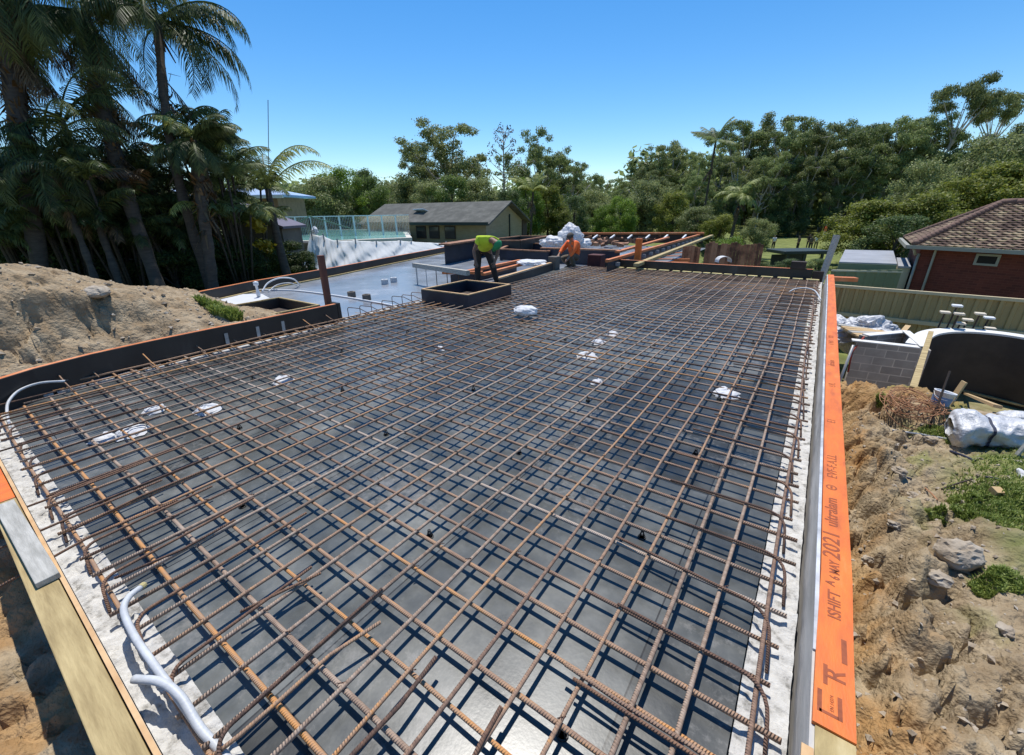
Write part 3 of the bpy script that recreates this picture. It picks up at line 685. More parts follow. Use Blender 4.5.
# bar chairs
ch = MB()
for k in range(4):
    a = k * math.pi / 2 + 0.4; ch.tube([(0.045 * math.cos(a), 0.045 * math.sin(a), 0), (0.022 * math.cos(a), 0.022 * math.sin(a), 0.03), (0.012 * math.cos(a), 0.012 * math.sin(a), 0.052)], 0.006, 5)
ch.lathe([(0.05, 0.0), (0.05, 0.006), (0.036, 0.006), (0.036, 0.0)], 12); ch.lathe([(0.02, 0.046), (0.02, 0.053), (0.001, 0.054)], 10)
c0 = None; k = 0
for iy in range(11):
    for ix in range(6):
        x = xs[3 + ix * 6] - 0.03 + random.uniform(-.06, .06); y = 0.95 + iy * 1.17 + random.uniform(-.1, .1) + (0.4 if ix % 2 else 0)
        if y > 13 or (x < -5.4 and y > 6.2): continue
        if c0 is None:
            ch.v = [(a * .5, b * .5, c) for a, b, c in ch.v]; c0 = ch.build('bar_chair', MT['black_plastic'], local=True, smooth=True); o = c0
        else:
            o = c0.copy(); COL.objects.link(o)
        o.location = (x, y, 0.0); o.rotation_euler = (0, 0, random.uniform(0, 6))
        tag(o, 'small black plastic chair propping the mat off the deck', 'bar chair', 'black plastic bar chairs under the mat')
# tie wire knots on many crossings: stuff
mb = MB()
for x in xs[:-2]:
    y = 0.115
    while y < 8:
        if random.random() < 0.35:
            mb.tube([(x - 0.012, y - 0.012, ZA + 0.009), (x + 0.012, y + 0.012, ZA + 0.009)], 0.003, 4)
            if random.random() < 0.4: mb.tube([(x, y, ZA + 0.008), (x + random.uniform(-.02, .02), y + random.uniform(-.02, .02), ZA + 0.03)], 0.0015, 4)
        y += 0.198
tag(mb.build('tie_wire', MT['rebar_dark']), 'twisted tie wire knots on the crossings of the reinforcing mat', 'tie wire', kind='stuff')

# white plastic covers between the bars
caps = [((103, 436), .8, 'small white plastic wrapped cover nearest the left corner of the mat'), ((131, 429), 1.15, 'wide white plastic wrapped cover beside the smaller left corner one'),
        ((154, 407), .85, 'crumpled white cover behind the pair at the left corner'), ((207, 407), 1.05, 'round white cover, right of the left corner group'),
        ((283, 378), 1.1, 'single white cover before the left black form'), ((440, 347), .6, 'tiny white cover in the middle of the mat, beyond the others'),
        ((612, 332), .85, 'farthest white cover of the diagonal row in the middle'), ((598, 340), .95, 'second farthest white cover of the diagonal row'),
        ((587, 354), 1.2, 'largest white cover of the diagonal row'), ((597, 380), .6, 'small torn white cover nearest in the diagonal row'), ((727, 391), 1.15, 'lone white cover near the right edge of the mat')]
for i, ((px, py), s, lb) in enumerate(caps):
    p = at(px, py, 0.05); t = thing('pipe_cover', (p.x, p.y, 0), lb, 'cover', group='white plastic covers in the mat')
    mb = MB(); vs = []; n = 16
    prof = [(0.105, 0.0), (0.10, 0.022), (0.092, 0.04), (0.07, 0.054), (0.035, 0.060), (0.001, 0.061)]
    fs = []
    for a_, (r, z) in enumerate(prof):
        for j in range(n):
            an = 2 * math.pi * j / n; kk = 1 + 0.30 * noise.noise(Vector((math.cos(an) * 2.1, math.sin(an) * 2.1, z * 30 + i * 5)))
            vs.append((p.x + r * s * kk * math.cos(an), p.y + r * s * kk * math.sin(an), z * (0.85 + 0.2 * s) * kk))
    for a_ in range(len(prof) - 1):
        for j in range(n): fs.append((a_ * n + j, a_ * n + (j + 1) % n, (a_ + 1) * n + (j + 1) % n, (a_ + 1) * n + j))
    mb.add(vs, fs); mb.build('dome', MT['white_film'], t, smooth=False)
    mb = MB(); q = []
    for j in range(20):
        an = 2 * math.pi * j / 20; kk = 0.118 * s * (1 + 0.5 * noise.noise(Vector((math.cos(an) * 2, math.sin(an) * 2, i * 3.1))))
        q.append((p.x + kk * math.cos(an), p.y + kk * math.sin(an), 0.012 + 0.012 * noise.noise(Vector((j, i, 0)))))
    q2 = [(p.x + 0.085 * s * math.cos(2 * math.pi * j / 20), p.y + 0.085 * s * math.sin(2 * math.pi * j / 20), 0.04) for j in range(20)]
    mb.add(q + q2, [(j, (j + 1) % 20, 20 + (j + 1) % 20, 20 + j) for j in range(20)]); mb.build('skirt', MT['white_film'], t, smooth=True)
p = at(526, 312, 0.12)
tag(MB().blob((p.x, p.y, 0.15), (0.25, 0.17, 0.09), seed=3, amp=0.22, sub=4, freq=1.4, cell=0).build('plastic_bag', MT['white_film'], smooth=True), 'large crumpled white plastic bag lying on the far part of the mat', 'plastic bag')

# conduits
def spline(pts, n=8):
    pts = [Vector(p) for p in pts]; out = []
    P = [pts[0] * 2 - pts[1]] + pts + [pts[-1] * 2 - pts[-2]]
    for i in range(1, len(P) - 2):
        for k in range(n):
            t_ = k / n; a, b, c, d_ = P[i - 1], P[i], P[i + 1], P[i + 2]
            out.append(0.5 * ((2 * b) + (c - a) * t_ + (2 * a - 5 * b + 4 * c - d_) * t_ ** 2 + (3 * b - a - 3 * c + d_) * t_ ** 3))
    return out + [pts[-1]]
def conduit(pts, r, label, m=None, plug=True):
    t = thing('conduit', tuple(Vector(pts[0])), label, 'conduit')
    mb = MB(); sp_ = spline(pts); mb.tube(sp_, r, 10); mb.build('pipe', m or MT['grey_pvc'], t, smooth=True)
    if plug:
        d_ = (sp_[-1] - sp_[-2]).normalized(); mb = MB(); mb.tube([sp_[-1], sp_[-1] + d_ * 0.03], r * 1.1, 10); mb.build('end_tape', MT['yellow_foam'] if plug == 2 else MT['black_plastic'], t)
    return t
conduit([at(209, 742, .06), at(180, 700, .13), at(155, 666, .17), at(135, 637, .17), at(124, 612, .18), at(128, 598, .18), at(140, 588, .15)], 0.0145, 'light grey flexible conduit curling up at the bottom left, ending in yellow tape', plug=2)
conduit([at(238, 775, .03), at(222, 752, .06), at(200, 728, .1), at(180, 696, .15), at(160, 682, .17), at(134, 679, .16)], 0.016, 'thicker light grey conduit stub beside the taped one at the bottom left', plug=False)
conduit([at(10, 428, .02), at(7, 412, .06), at(9, 401, .12), at(20, 390, .18), at(40, 383, .2), at(66, 381, .2)], 0.0125, 'thin light grey conduit looping up at the far left corner of the mat')
conduit([at(789, 292, .1), at(795, 289, .16), at(805, 288, .19), at(815, 291, .16), at(821, 300, .06)], 0.014, 'thin pale conduit arching up at the far right corner of the mat', plug=False)
# small bent wire on the mat and a blue tag
polybar([at(497, 267, .1), at(512, 262, .16), at(528, 264, .14), at(540, 262, .1)], 0.006, MT['rebar_grey'], 'pale wavy bar lying on the mat behind the square box form', None)

# ================================================================== square box form, troughs and things beyond
def rect_form(name, x0, x1, y0, y1, z0, z1, label, face, top, cat='formwork', th=0.045, topw=0.045, rz=0.0):
    t = thing(name, ((x0 + x1) / 2, (y0 + y1) / 2, z0), label, cat)
    for (a, b, c, d_) in ((x0, x1, y0, y0 + th), (x0, x1, y1 - th, y1), (x0, x0 + th, y0 + th, y1 - th), (x1 - th, x1, y0 + th, y1 - th)):
        MB().box(((a + b) / 2, (c + d_) / 2, (z0 + z1) / 2), (b - a, d_ - c, z1 - z0)).build('side_panel', face, t)
    e = topw - th
    mb = MB()
    for (a, b, c, d_) in ((x0 - e, x1 + e, y0 - e, y0 + th), (x0 - e, x1 + e, y1 - th, y1 + e), (x0 - e, x0 + th, y0 + th, y1 - th), (x1 - th, x1 + e, y0 + th, y1 - th)):
        mb.box(((a + b) / 2, (c + d_) / 2, z1 + 0.012), (b - a, d_ - c, 0.022))
    mb.build('top_edge', top, t)
    return t
bx = rect_form('box_form', -6.87, -5.53, 6.36, 7.86, 0.02, 0.29, 'square black plywood box form with a pale timber rim in front of the bending worker', MT['navy_face'], MT['formply_edge'], th=0.05)
mb = MB(); mb.box((-6.2, 7.11, 0.04), (1.22, 1.38, 0.02)); mb.build('base_panel', MT['dark_timber'], bx)
pit = rect_form('box_form', -9.75, -8.15, 3.42, 4.75, -0.13, 0.10, 'open pit form with pale yellow rim between soil heap and rust red post', MT['dark_face'], MT['pine'], th=0.05)
mb = MB(); mb.box((-8.95, 4.085, -0.105), (1.48, 1.21, 0.012)); mb.build('base_panel', MT['dark_timber'], pit)

# timber beam resting on steel props
t = thing('timber_beam', tuple(at(418, 292, -0.1)), 'timber beam resting on thin steel rods left of the bending worker', 'beam')
a, b = at(414, 265, 0.42), at(468, 273, 0.42)
MB().bar(a, b, 0.12, 0.12).build('beam', MT['grey_timber'], t)
for k in range(5):
    q = a.lerp(b, 0.04 + 0.2 * k); MB().tube([(q.x, q.y, -0.12), (q.x, q.y, 0.36)], 0.02 if k == 0 else 0.011, 6).build('rod', MT['steel_pale'] if k < 2 else MT['rebar_dark'], t)
# wall between lower deck and the mat beyond the post
t = thing('edge_form', (-7.2, 5.6, -0.12), 'low dark form strip between the rust red post and the square box form', 'formwork')
MB().box((-7.08, 5.5, -0.07), (0.03, 2.1, 0.1)).build('plywood_face', MT['grey_face'], t)

# far left long edge form
fl = thing('edge_form', (-12.3, 9, -0.12), 'long dark edge form with orange top running far along the left of the lower deck', 'formwork')
flp = [tuple(at(x, y, 0.15)) for x, y in ((150, 303), (175, 297), (250, 282), (335, 267.5), (400, 255.5), (447, 247))]
flp = [(p[0], p[1], 0) for p in flp]
MB().strip(flp, [(-0.01, -0.2), (0.01, -0.2), (0.01, 0.15), (-0.01, 0.15)]).build('plywood_face', MT['dark_face'], fl)
MB().strip([(p[0] - 0.08, p[1] + 0.02, 0) for p in flp], [(-0.05, 0.07), (0.05, 0.07), (0.05, 0.155), (-0.05, 0.155)]).build('orange_board', MT['orange_worn'], fl)
MB().strip([(p[0] + 0.07, p[1], 0) for p in flp[1:]], [(-0.04, -0.118), (0.04, -0.118), (0.04, -0.08), (-0.04, -0.08)]).build('pine_batten', MT['pine'], fl)

# short pipe stubs on the lower deck
for (px, py, lb) in ((352, 297, 'left dark pipe stub of the nearer pair on the lower deck'), (367, 300, 'right dark pipe stub of the nearer pair on the lower deck'), (385, 284, 'left grey pipe stub of the farther pair on the lower deck'), (394, 282, 'right grey pipe stub of the farther pair on the lower deck')):
    p = at(px, py, -0.119); mb = MB(); mb.lathe([(0.0, 0), (0.095, 0), (0.10, 0.0), (0.10, 0.13), (0.09, 0.14), (0.05, 0.14), (0.045, 0.12), (0.0, 0.12)], 14, p)
    tag(mb.build('pipe_stub', MT['grey_pvc'] if px > 380 else MT['shed_brown'], smooth=False), lb, 'pipe stub', 'pipe stubs on the lower deck')
# hoses and film on the lower deck
def hose(pts, r, lb, m='white_paint'):
    mb = MB(); mb.tube(spline(pts, 6), r, 6); return tag(mb.build('hose', MT[m], smooth=True), lb, 'hose')
hose([at(200, 301, -.1), at(222, 294, -.1), at(240, 290, -.08), at(275, 290, -.1), at(300, 291, -.1), at(345, 297, -.1), at(412, 309, -.1)], 0.022, 'long white hose lying across the lower deck')
hose([at(262, 292, -.1), at(268, 283, .1), at(280, 278, .2), at(293, 279, .15), at(300, 285, -.1)], 0.02, 'white hose arching up from the lower deck, the tallest loop')
hose([at(268, 292, -.1), at(277, 285, .03), at(290, 283, .06), at(300, 287, -.1)], 0.015, 'low white hose loop under the taller one', 'grey_pvc')
p = at(259, 297, -.11); mb = MB(); mb.lathe([(0.04, 0), (0.05, 0.08), (0.03, 0.2), (0.03, 0.28), (0.06, 0.3), (0.06, 0.38), (0.01, 0.4)], 10, p); tag(mb.build('pipe_riser', MT['white_paint'], smooth=True), 'short white pipe riser with a cap by the hose loops', 'pipe')
mb = MB(); pl = [at(x, y, -.115) for x, y in ((185, 306), (205, 300), (235, 295), (262, 294), (270, 299), (245, 303), (215, 309))]
mb.add([(q.x, q.y, q.z + 0.03 * random.random()) for q in pl], [tuple(range(7))]); tag(mb.build('plastic_sheet', MT['cloth']), 'pale sheet lying on the lower deck behind the pit form', 'plastic sheet')

# trough behind worker one with orange boards
def rail(name, a, b, wd, ht, m, lb, cat='formwork'):
    t = MB(); t.bar(a, b, wd, ht); return tag(t.build(name, m), lb, cat)
tr = thing('formwork_trough', (-7.6, 11.0, -0.12), 'long low trough form behind the bending worker', 'formwork')
MB().bar((-6.55, 8.75, 0.05), (-7.05, 12.4, 0.05), 0.04, 0.34).build('side_panel', MT['dark_face'], tr)
MB().bar((-6.62, 8.75, 0.235), (-7.12, 12.4, 0.235), 0.10, 0.025).build('top_edge', MT['formply_edge'], tr)
MB().bar((-8.2, 8.75, 0.05), (-8.5, 12.4, 0.05), 0.04, 0.34).build('side_panel', MT['navy_face'], tr)
for (a, b, lb) in (((-8.45, 8.7, .27), (-7.35, 9.1, .30), 'orange board lying across the near end of the trough form'), ((-8.15, 9.2, .24), (-8.2, 12.2, .27), 'long orange board lying inside the trough form behind the bending worker'),
                   ((-7.75, 9.6, .16), (-7.95, 12.3, .2), 'lower orange board inside the trough form')):
    rail('orange_board', a, b, 0.13, 0.07, MT['orange_worn'], lb, 'board')
MB_ = MB().blob((-7.55, 11.9, 0.27), (0.45, 0.4, 0.10), seed=5, amp=0.35, sub=4, cell=0); tag(MB_.build('plastic_sheet', MT['white_film']), 'small white plastic sheet bunched at the far end of the trough form', 'plastic sheet')
tag(MB().rbox((-7.12, 12.62, 0.14), (0.3, 0.3, 0.56), 0.02).build('block_pier', MT['shed_brown']), 'short dark pier form left of the crouching worker', 'pier')
tag(MB().rbox((-6.35, 14.3, 0.12), (0.5, 0.42, 0.5), 0.02).build('brick_stack', MT['red_paint']), 'dark red brick stack right of the crouching worker', 'bricks')

# dark tall form left of the worker (step in level)
df = thing('edge_form', tuple(at(460, 262, -.1)), 'tall navy step form with brown top left behind the bending worker', 'formwork')
a, b = atd(444, 245.5, 16.5), atd(484, 239.5, 19.5)
mb = MB(); mb.add([(a.x, a.y, -.12), (b.x, b.y, -.12), (b.x, b.y, b.z), (a.x, a.y, a.z), (a.x - .05, a.y + .05, -.12), (b.x - .05, b.y + .05, -.12), (b.x - .05, b.y + .05, b.z), (a.x - .05, a.y + .05, a.z)],
        [(0, 1, 2, 3), (5, 4, 7, 6), (3, 2, 6, 7), (1, 5, 6, 2), (4, 0, 3, 7)]); mb.build('plywood_face', MT['navy_face'], df)
MB().bar(a + Vector((0, 0, .04)), b + Vector((0, 0, .04)), 0.5, 0.06).build('top_board', MT['brown_timber'], df)

# planter shaped trough behind (between worker one and the white heap)
def quad_form(pix, z0, z1, lb, face, top, hgt=None):
    P = [at(x, y, z1) for x, y in pix]; c = sum(P, Vector()) / len(P)
    t = thing('formwork_trough', (c.x, c.y, z0), lb, 'formwork')
    for i in range(len(P)):
        a, b = P[i], P[(i + 1) % len(P)]
        MB().bar((a.x, a.y, (z0 + z1) / 2), (b.x, b.y, (z0 + z1) / 2), 0.05, z1 - z0).build('side_panel', face, t)
        MB().bar((a.x, a.y, z1 + 0.02), (b.x, b.y, z1 + 0.02), 0.13, 0.045).build('top_edge', top, t)
    return t
quad_form([(500, 249.5), (515, 243), (560, 245), (548, 252)], -0.1, 0.32, 'navy trough form with pale timber edges right of the bending worker', MT['navy_face'], MT['brown_timber'])
quad_form([(480, 241), (520, 236.5), (548, 236.5), (520, 241)], -0.1, 0.55, 'brown topped trough form far behind the bending worker', MT['dark_face'], MT['brown_timber'])
# long beam forms of the far wing
mt = thing('edge_form', (-9, 16.5, -.12), 'long navy form across the deck behind the crouching worker with brown top', 'formwork')
a, b = at(540, 248.5, .42), at(620, 251, .42)
MB().bar((a.x, a.y, .14), (b.x, b.y, .14), 0.05, 0.52).build('plywood_face', MT['navy_face'], mt)
MB().bar((a.x, a.y + .1, .43), (b.x, b.y + .1, .43), 0.22, 0.05).build('top_board', MT['brown_timber'], mt)
ZR = 0.42
r1 = rail('orange_rail', at(617, 252, ZR), at(668, 237.5, ZR), 0.16, 0.07, MT['orange_worn'], 'orange topped rail running away behind the crouching worker, left of three', 'board')
ra = thing('edge_form', tuple(at(612, 262, -.1)), 'orange topped beam form running away from the orange post', 'formwork')
p0, p1 = at(607, 261, .36), at(703, 233.8, .36)
MB().bar(p0, p1, 0.12, 0.08).build('orange_board', MT['orange_worn'], ra)
MB().bar(p0 + Vector((.02, 0, -.25)), p1 + Vector((.02, 0, -.25)), 0.03, 0.42).build('plywood_face', MT['navy_face'], ra)
for k in range(16):
    q = p0.lerp(p1, (k + .7) / 17); MB().box((q.x + .12, q.y, .2), (.14, .05, .12)).build('cleat', MT['steel_pale'], ra)
rb = rail('timber_rail', at(636, 265, .25), at(712, 235.5, .25), 0.16, 0.09, MT['pine_y'], 'yellow pine rail running away beside the orange topped beam form', 'board')
re_ = thing('edge_form', tuple(at(640, 236, 0)), 'brown orange rail of the far end form beyond the white plastic heap', 'formwork')
a, b = at(572, 233.5, .45), at(704, 233.2, .45)
MB().bar(a, b, 0.25, 0.1).build('orange_board', MT['orange_worn'], re_)
MB().bar(a + Vector((0, 0, -.3)), b + Vector((0, 0, -.3)), 0.05, 0.5).build('plywood_face', MT['dark_timber'], re_)
for k in range(6):
    q = a.lerp(b, .2 + k * .13) + Vector((.3, -1.2, -.22)); MB().bar(q, q + Vector((0.05, .5, .16)), .09, .07).build('bracket', MT['white_paint'], re_)
# rubble and timber offcuts between (stuff)
mb = MB()
for k in range(150):
    px, py = random.uniform(575, 690), random.uniform(236, 247); 
    if py > 249 - (px - 620) * 0.27 and px > 620: continue
    q = at(px, py, .15); mb.box((q.x, q.y, q.z + random.uniform(0, .15)), (random.uniform(.1, .7), random.uniform(.06, .2), random.uniform(.05, .16)), Euler((random.uniform(-.3, .3), random.uniform(-.3, .3), random.uniform(0, 3))).to_matrix())
tag(mb.build('timber_offcuts', MT['brown_timber']), 'litter of brown timber offcuts inside the far beam forms', 'offcuts', kind='stuff')
# brown step boards right of the pine rail
for k in range(4):
    a, b = at(648 - k * 5 + 8, 264.5 - k * 3.2, -.2), at(688 + k * 1.5, 265 - k * 3.4, -.2)
    rail('orange_board', a, b, 0.12, 0.22, MT['orange_worn'], ['nearest', 'second', 'third', 'farthest'][k] + ' of four orange boards stacked beyond the far edge form', 'board')
# white plastic heap
q = at(567, 246, .45)
hp = MB(); c1 = Vector((q.x, q.y, .68)); rt = Matrix.Rotation(R_(35), 3, 'Z')
hp.blob(c1 + rt @ Vector((0.15, 0, .12)), (.5, .42, .46), seed=11, amp=.34, sub=5, freq=1.5, cell=0); hp.blob(c1 + rt @ Vector((-.6, 0, -.12)), (.55, .4, .26), seed=12, amp=.32, sub=5, freq=1.6, cell=0); hp.blob(c1 + rt @ Vector((.6, 0, -.12)), (.4, .35, .2), seed=13, amp=.3, sub=4, freq=1.6, cell=0)
tag(hp.build('plastic_heap', MT['white_film'], smooth=True), 'big heap of white plastic sheeting behind the crouching worker', 'plastic heap')
# orange post
t = MB(); q = at(637, 264, .1); t.rbox((q.x, q.y, .45), (.2, .12, .95), .008); tag(t.build('timber_post', MT['orange']), 'bright orange upright post at the far edge form', 'post')
# second pale post at right (behind the board)
t = thing('fence_post', (0.62, 14.4, -2.2), 'grey leaning timber post behind the far right corner of the deck', 'post')
MB().bar((0.22, 14.3, -.4), (0.36, 14.6, 1.12), .12, .12).build('shaft', MT['grey_timber'], t)

# paling screens
def palings(pa, pb, top, bot, lb, n):
    t = thing('paling_screen', (pa.x, pa.y, bot), lb, 'fence'); mb = MB(); d_ = (pb - pa); nrm = Vector((d_.y, -d_.x, 0)).normalized()
    for k in range(n):
        c = pa + d_ * ((k + .5) / n); h = top + 0.05 * math.sin(k * .9) + random.uniform(-.04, .04)
        mb.bar((c.x, c.y, bot), (c.x, c.y, h), d_.length / n * .94, .03 + .02 * (k % 2), up=nrm)
    mb.build('palings', MT['brown_timber'], t)
    mb = MB(); mb.bar(pa + Vector((0, 0, bot + 1.2)) - nrm * -.05, pb + Vector((0, 0, bot + 1.2)) - nrm * -.05, .05, .09); mb.build('rail', MT['dark_timber'], t)
    return t
a, b = atd(683, 247, 17.5), atd(701, 246, 17.5); palings(Vector((a.x, a.y, 0)), Vector((b.x, b.y, 0)), a.z, -2, 'narrow red brown paling panel left of the wider one', 6)
a, b = atd(706, 243, 17), atd(764, 246, 16); palings(Vector((a.x, a.y, 0)), Vector((b.x, b.y, 0)), a.z, -2, 'wide red brown paling panel beyond the far edge form', 18)
a = atd(703, 256, 17.2); tag(MB().bar((a.x, a.y, -1.6), (a.x, a.y, a.z + .42), .12, .12).build('steel_post', MT['steel_pale']), 'pale post in the gap between the two paling panels', 'post')
a = atd(686, 262, 16.5); tag(MB().bar((a.x - .1, a.y, -1.6), (a.x - .1, a.y, a.z + .55), .2, .06).build('orange_board', MT['orange_worn']), 'upright orange board at the left end of the paling panels', 'board')
# white folded sheet in front
q = atd(725, 262, 15.2); mb = MB(); n = 14; pts = []
for k in range(n + 1):
    a_ = math.pi * k / n; pts.append((-.24 * math.cos(a_), .2 * math.sin(a_) ** .6 if 0 < k < n else 0))
for k in range(n):
    (xa, za), (xb, zb) = pts[k], pts[k + 1]
    mb.hexa([(xa, 0, za), (xb, 0, zb), (xb, .3, zb), (xa, .3, za), (xa * .93, 0, za + .012), (xb * .93, 0, zb + .012), (xb * .93, .3, zb + .012), (xa * .93, .3, za + .012)])
o = mb.build('folded_sheet', MT['white_film'], local=True); o.location = (q.x, q.y, q.z - .02); o.rotation_euler = (0, 0, R_(35))
tag(o, 'small white arched plastic cover in front of the wide paling panel', 'cover')

# ================================================================== soil heap on the left
def heap():
    nx, ny = 210, 220; vs, fs = [], []
    x0, x1, y0, y1 = -13.6, -6.99, -1.6, 5.6
    for j in range(ny + 1):
        for i in range(nx + 1):
            x = x0 + (x1 - x0) * i / nx; y = y0 + (y1 - y0) * j / ny
            # ridge drops along +Y
            top = 1.02 * (1 - 0.82 * sstep(0.6, 3.3, y + 0.10 * (x + 10))) + 0.05
            across = sstep(-7.0, -9.0, x) * (1 - 0.75 * sstep(-10.2, -13.0, x))
            z = -0.15 + 0.33 * sstep(-7.0, -7.15, x) * (1 - sstep(3.4, 4.6, y)) + top * across * (1 - sstep(2.75, 3.7, y + 0.25 * (x + 9)))
            # bite dug out of the near face
            bite = math.exp(-((x + 7.75) / 0.5) ** 2) * sstep(-0.6, 0.3, y) * (1 - sstep(1.6, 2.5, y))
            z -= 0.20 * bite
            z += 0.06 * fbm(x * 1.1, y * 1.1, 3)
            sc_ = fbm(x * 1.6, y * 1.6, 8) * .16; scarp = sstep(-8.45 + sc_, -8.28 + sc_, x) * sstep(-.6, .0, y) * (1 - sstep(1.6, 2.3, y))
            z -= .32 * scarp * (1 - .5 * sstep(-7.5, -7.1, x))
            k = 0.4 + 0.6 * sstep(-0.2, 0.3, z)
            z += (clods(x, y, 9.0, .12 + .5 * bite + .4 * scarp)) * k
            if i == nx: z = min(z, 0.22)
            vs.append((x, y, z))
    for j in range(ny):
        for i in range(nx):
            a = j * (nx + 1) + i; fs.append((a, a + 1, a + nx + 2, a + nx + 1))
    m = mat('heap_soil', [(0.22, (0.14, 0.095, 0.055)), (0.45, (0.285, 0.213, 0.135)), (0.65, (0.385, 0.305, 0.205)), (0.85, (0.49, 0.41, 0.295))], scale=3.6, detail=11, rough=.97, bump=.9, bump_scale=24, coord='World', dist=.04, spec=.15)
    o = MB().add(vs, fs).build('soil_heap', m, smooth=True)
    tag(o, 'long heap of grey brown soil behind the black form on the left', 'soil heap')
    return o
HEAP = heap()
def surf_z(o, x, y):
    ok, loc, *_ = o.ray_cast(Vector((x, y, 9)) - o.location, Vector((0, 0, -1)))
    return loc.z + o.location.z if ok else 0.0
GROUND = bpy.data.objects['ground']
def hit(o, px, py):
    """where the view line through px, py meets the surface of o"""
    d = Vector(CW @ np.array([px - 512, 377.5 - py, -FPX])).normalized()
    ok, loc, *_ = o.ray_cast(Vector((0, 0, CH)) - o.location, d)
    return (loc + o.location) if ok else None
def rock(px, py, o, size, seed, lb, m='rock', amp=.32, rz=0.0, sub=4, sink=.25, grp=None):
    p = hit(o, px, py)
    if p is None: return
    mb = MB().blob((0, 0, 0), size, seed=seed, amp=amp, sub=sub, freq=1.1)
    r = mb.build('rock', MT[m], local=True, smooth=False); r.location = (p.x, p.y, p.z + size[2] * (1 - sink * 2) * .6); r.rotation_euler = (0, 0, rz)
    return tag(r, lb, 'rock', grp)
rock(97, 294, HEAP, (.27, .16, .1), 3, 'smooth pale stone on the slope of the soil heap', amp=.12)
rock(45, 267, HEAP, (.22, .10, .05), 8, 'darker flat stone near the crest of the soil heap', amp=.3)
rock(955, 560, GROUND, (.16, .13, .12), 21, 'big pale sandstone rock on the bank to the right', amp=.20, rz=.5, sink=.15)
for k, (px, py, s, lb) in enumerate([(935, 578, .07, 'dark stone lip left under the big sandstone rock'), (913, 496, .05, 'pale yellow stone lying on the upper right bank'), (899, 472, .06, 'small round stone near the trench crest'), (930, 440, .055, 'flat reddish stone above the clay by the weeds'),
                                (868, 560, .04, 'small clay stone in the trench beside the orange board'),
                                (1005, 630, .04, 'small pale pebble rock right of the bank'), (893, 525, .04, 'pale pebble rock on the trench crest')]):
    rock(px, py, GROUND, (s * 1.3, s, s * .7), 30 + k, lb, rz=k, sub=3)
# pebbles and clods (uncountable)
mb = MB()
for k in range(3600):
    if k < 2500:
        x, y = random.uniform(.55, 3.0), random.uniform(.8, 7.5); o = GROUND
    else:
        x, y = random.uniform(-11, -7.1), random.uniform(-.5, 4.2); o = HEAP
    z = surf_z(o, x, y); s = (.004 + .022 * random.random() ** 3) * (1.7 if o is HEAP else 1)
    q = Matrix.Rotation(random.uniform(0, 6), 3, 'Z') @ Matrix.Rotation(random.uniform(0, 1), 3, 'X')
    pts = [Vector((random.uniform(.7, 1.2) * a, random.uniform(.7, 1.2) * b, random.uniform(.6, 1) * c)) * s for a, b, c in ((1.3, 0, 0), (-1.3, 0, 0), (0, 1, 0), (0, -1, 0), (0, 0, .8), (0, 0, -.8))]
    mb.add([Vector((x, y, z + s * .2)) + q @ p for p in pts], [(0, 2, 4), (2, 1, 4), (1, 3, 4), (3, 0, 4), (2, 0, 5), (1, 2, 5), (3, 1, 5), (0, 3, 5)])
tag(mb.build('pebbles', MT['rock']), 'loose pebbles and clods strewn over the soil', 'pebbles', kind='stuff')

# grass on the bank and weeds by the pit
def grass(name, spots, n, hgt, lb, o, cat='grass', wid=.006):
    V = []
    for k in range(n):
        c = random.choice(spots); a = random.uniform(0, 6.28); r = c[2] * math.sqrt(random.random())
        x, y = c[0] + r * math.cos(a), c[1] + r * math.sin(a)
        z = surf_z(o, x, y) - .004; h = hgt * random.uniform(.4, 1.2); a2 = random.uniform(0, 6.28); w_ = wid * random.uniform(.6, 1.5)
        l_ = Vector((math.cos(a2), math.sin(a2), 0)); s_ = Vector((-l_.y, l_.x, 0)) * w_; lean = random.uniform(.1, .8)
        p0 = Vector((x, y, z)); p1 = p0 + l_ * h * lean * .4 + Vector((0, 0, h * .6)); p2 = p0 + l_ * h * lean + Vector((0, 0, h * (1 - .3 * lean)))
        V += [p0 - s_, p0 + s_, p1 + s_ * .8, p1 - s_ * .8, p1 - s_ * .8, p1 + s_ * .8, p2, p2 + s_ * .05]
    me = np_mesh(name, [tuple(v) for v in V], 4, MT['grass']); ob = bpy.data.objects.new(name, me); COL.objects.link(ob)
    return tag(ob, lb, cat, kind='stuff')
sp_ = []
for px, py, r in ((1015, 470, .22), (990, 490, .2), (1010, 505, .2), (985, 515, .12), (1020, 520, .2), (965, 500, .08), (1022, 450, .2), (960, 440, .12), (930, 432, .1), (1000, 440, .15), (960, 515, .06), (985, 590, .06), (1010, 580, .08), (935, 515, .05), (882, 398, .05), (1000, 575, .05), (1005, 480, .25), (1020, 495, .25)):
    p = hit(GROUND, px, py)
    if p: sp_.append((p.x, p.y, r * 1.35))
grass('grass', sp_, 15000, .055, 'green grass and weeds growing over the right bank', GROUND, wid=.004)
sp_ = []
for px, py, r in ((212, 310, .16), (222, 314, .16), (233, 317, .14), (205, 304, .12), (225, 312, .2)):
    p = hit(HEAP, px, py)
    if p: sp_.append((p.x, p.y, r))
grass('weeds', sp_, 2600, .15, 'bright green weeds at the end of the soil heap beside the pit form', HEAP, 'weeds', wid=.012)

# ================================================================== right hand bank: bundle, coil, bucket, timbers
def gp(px, py, dz=0.0):
    p = hit(GROUND, px, py); return p + Vector((0, 0, dz))
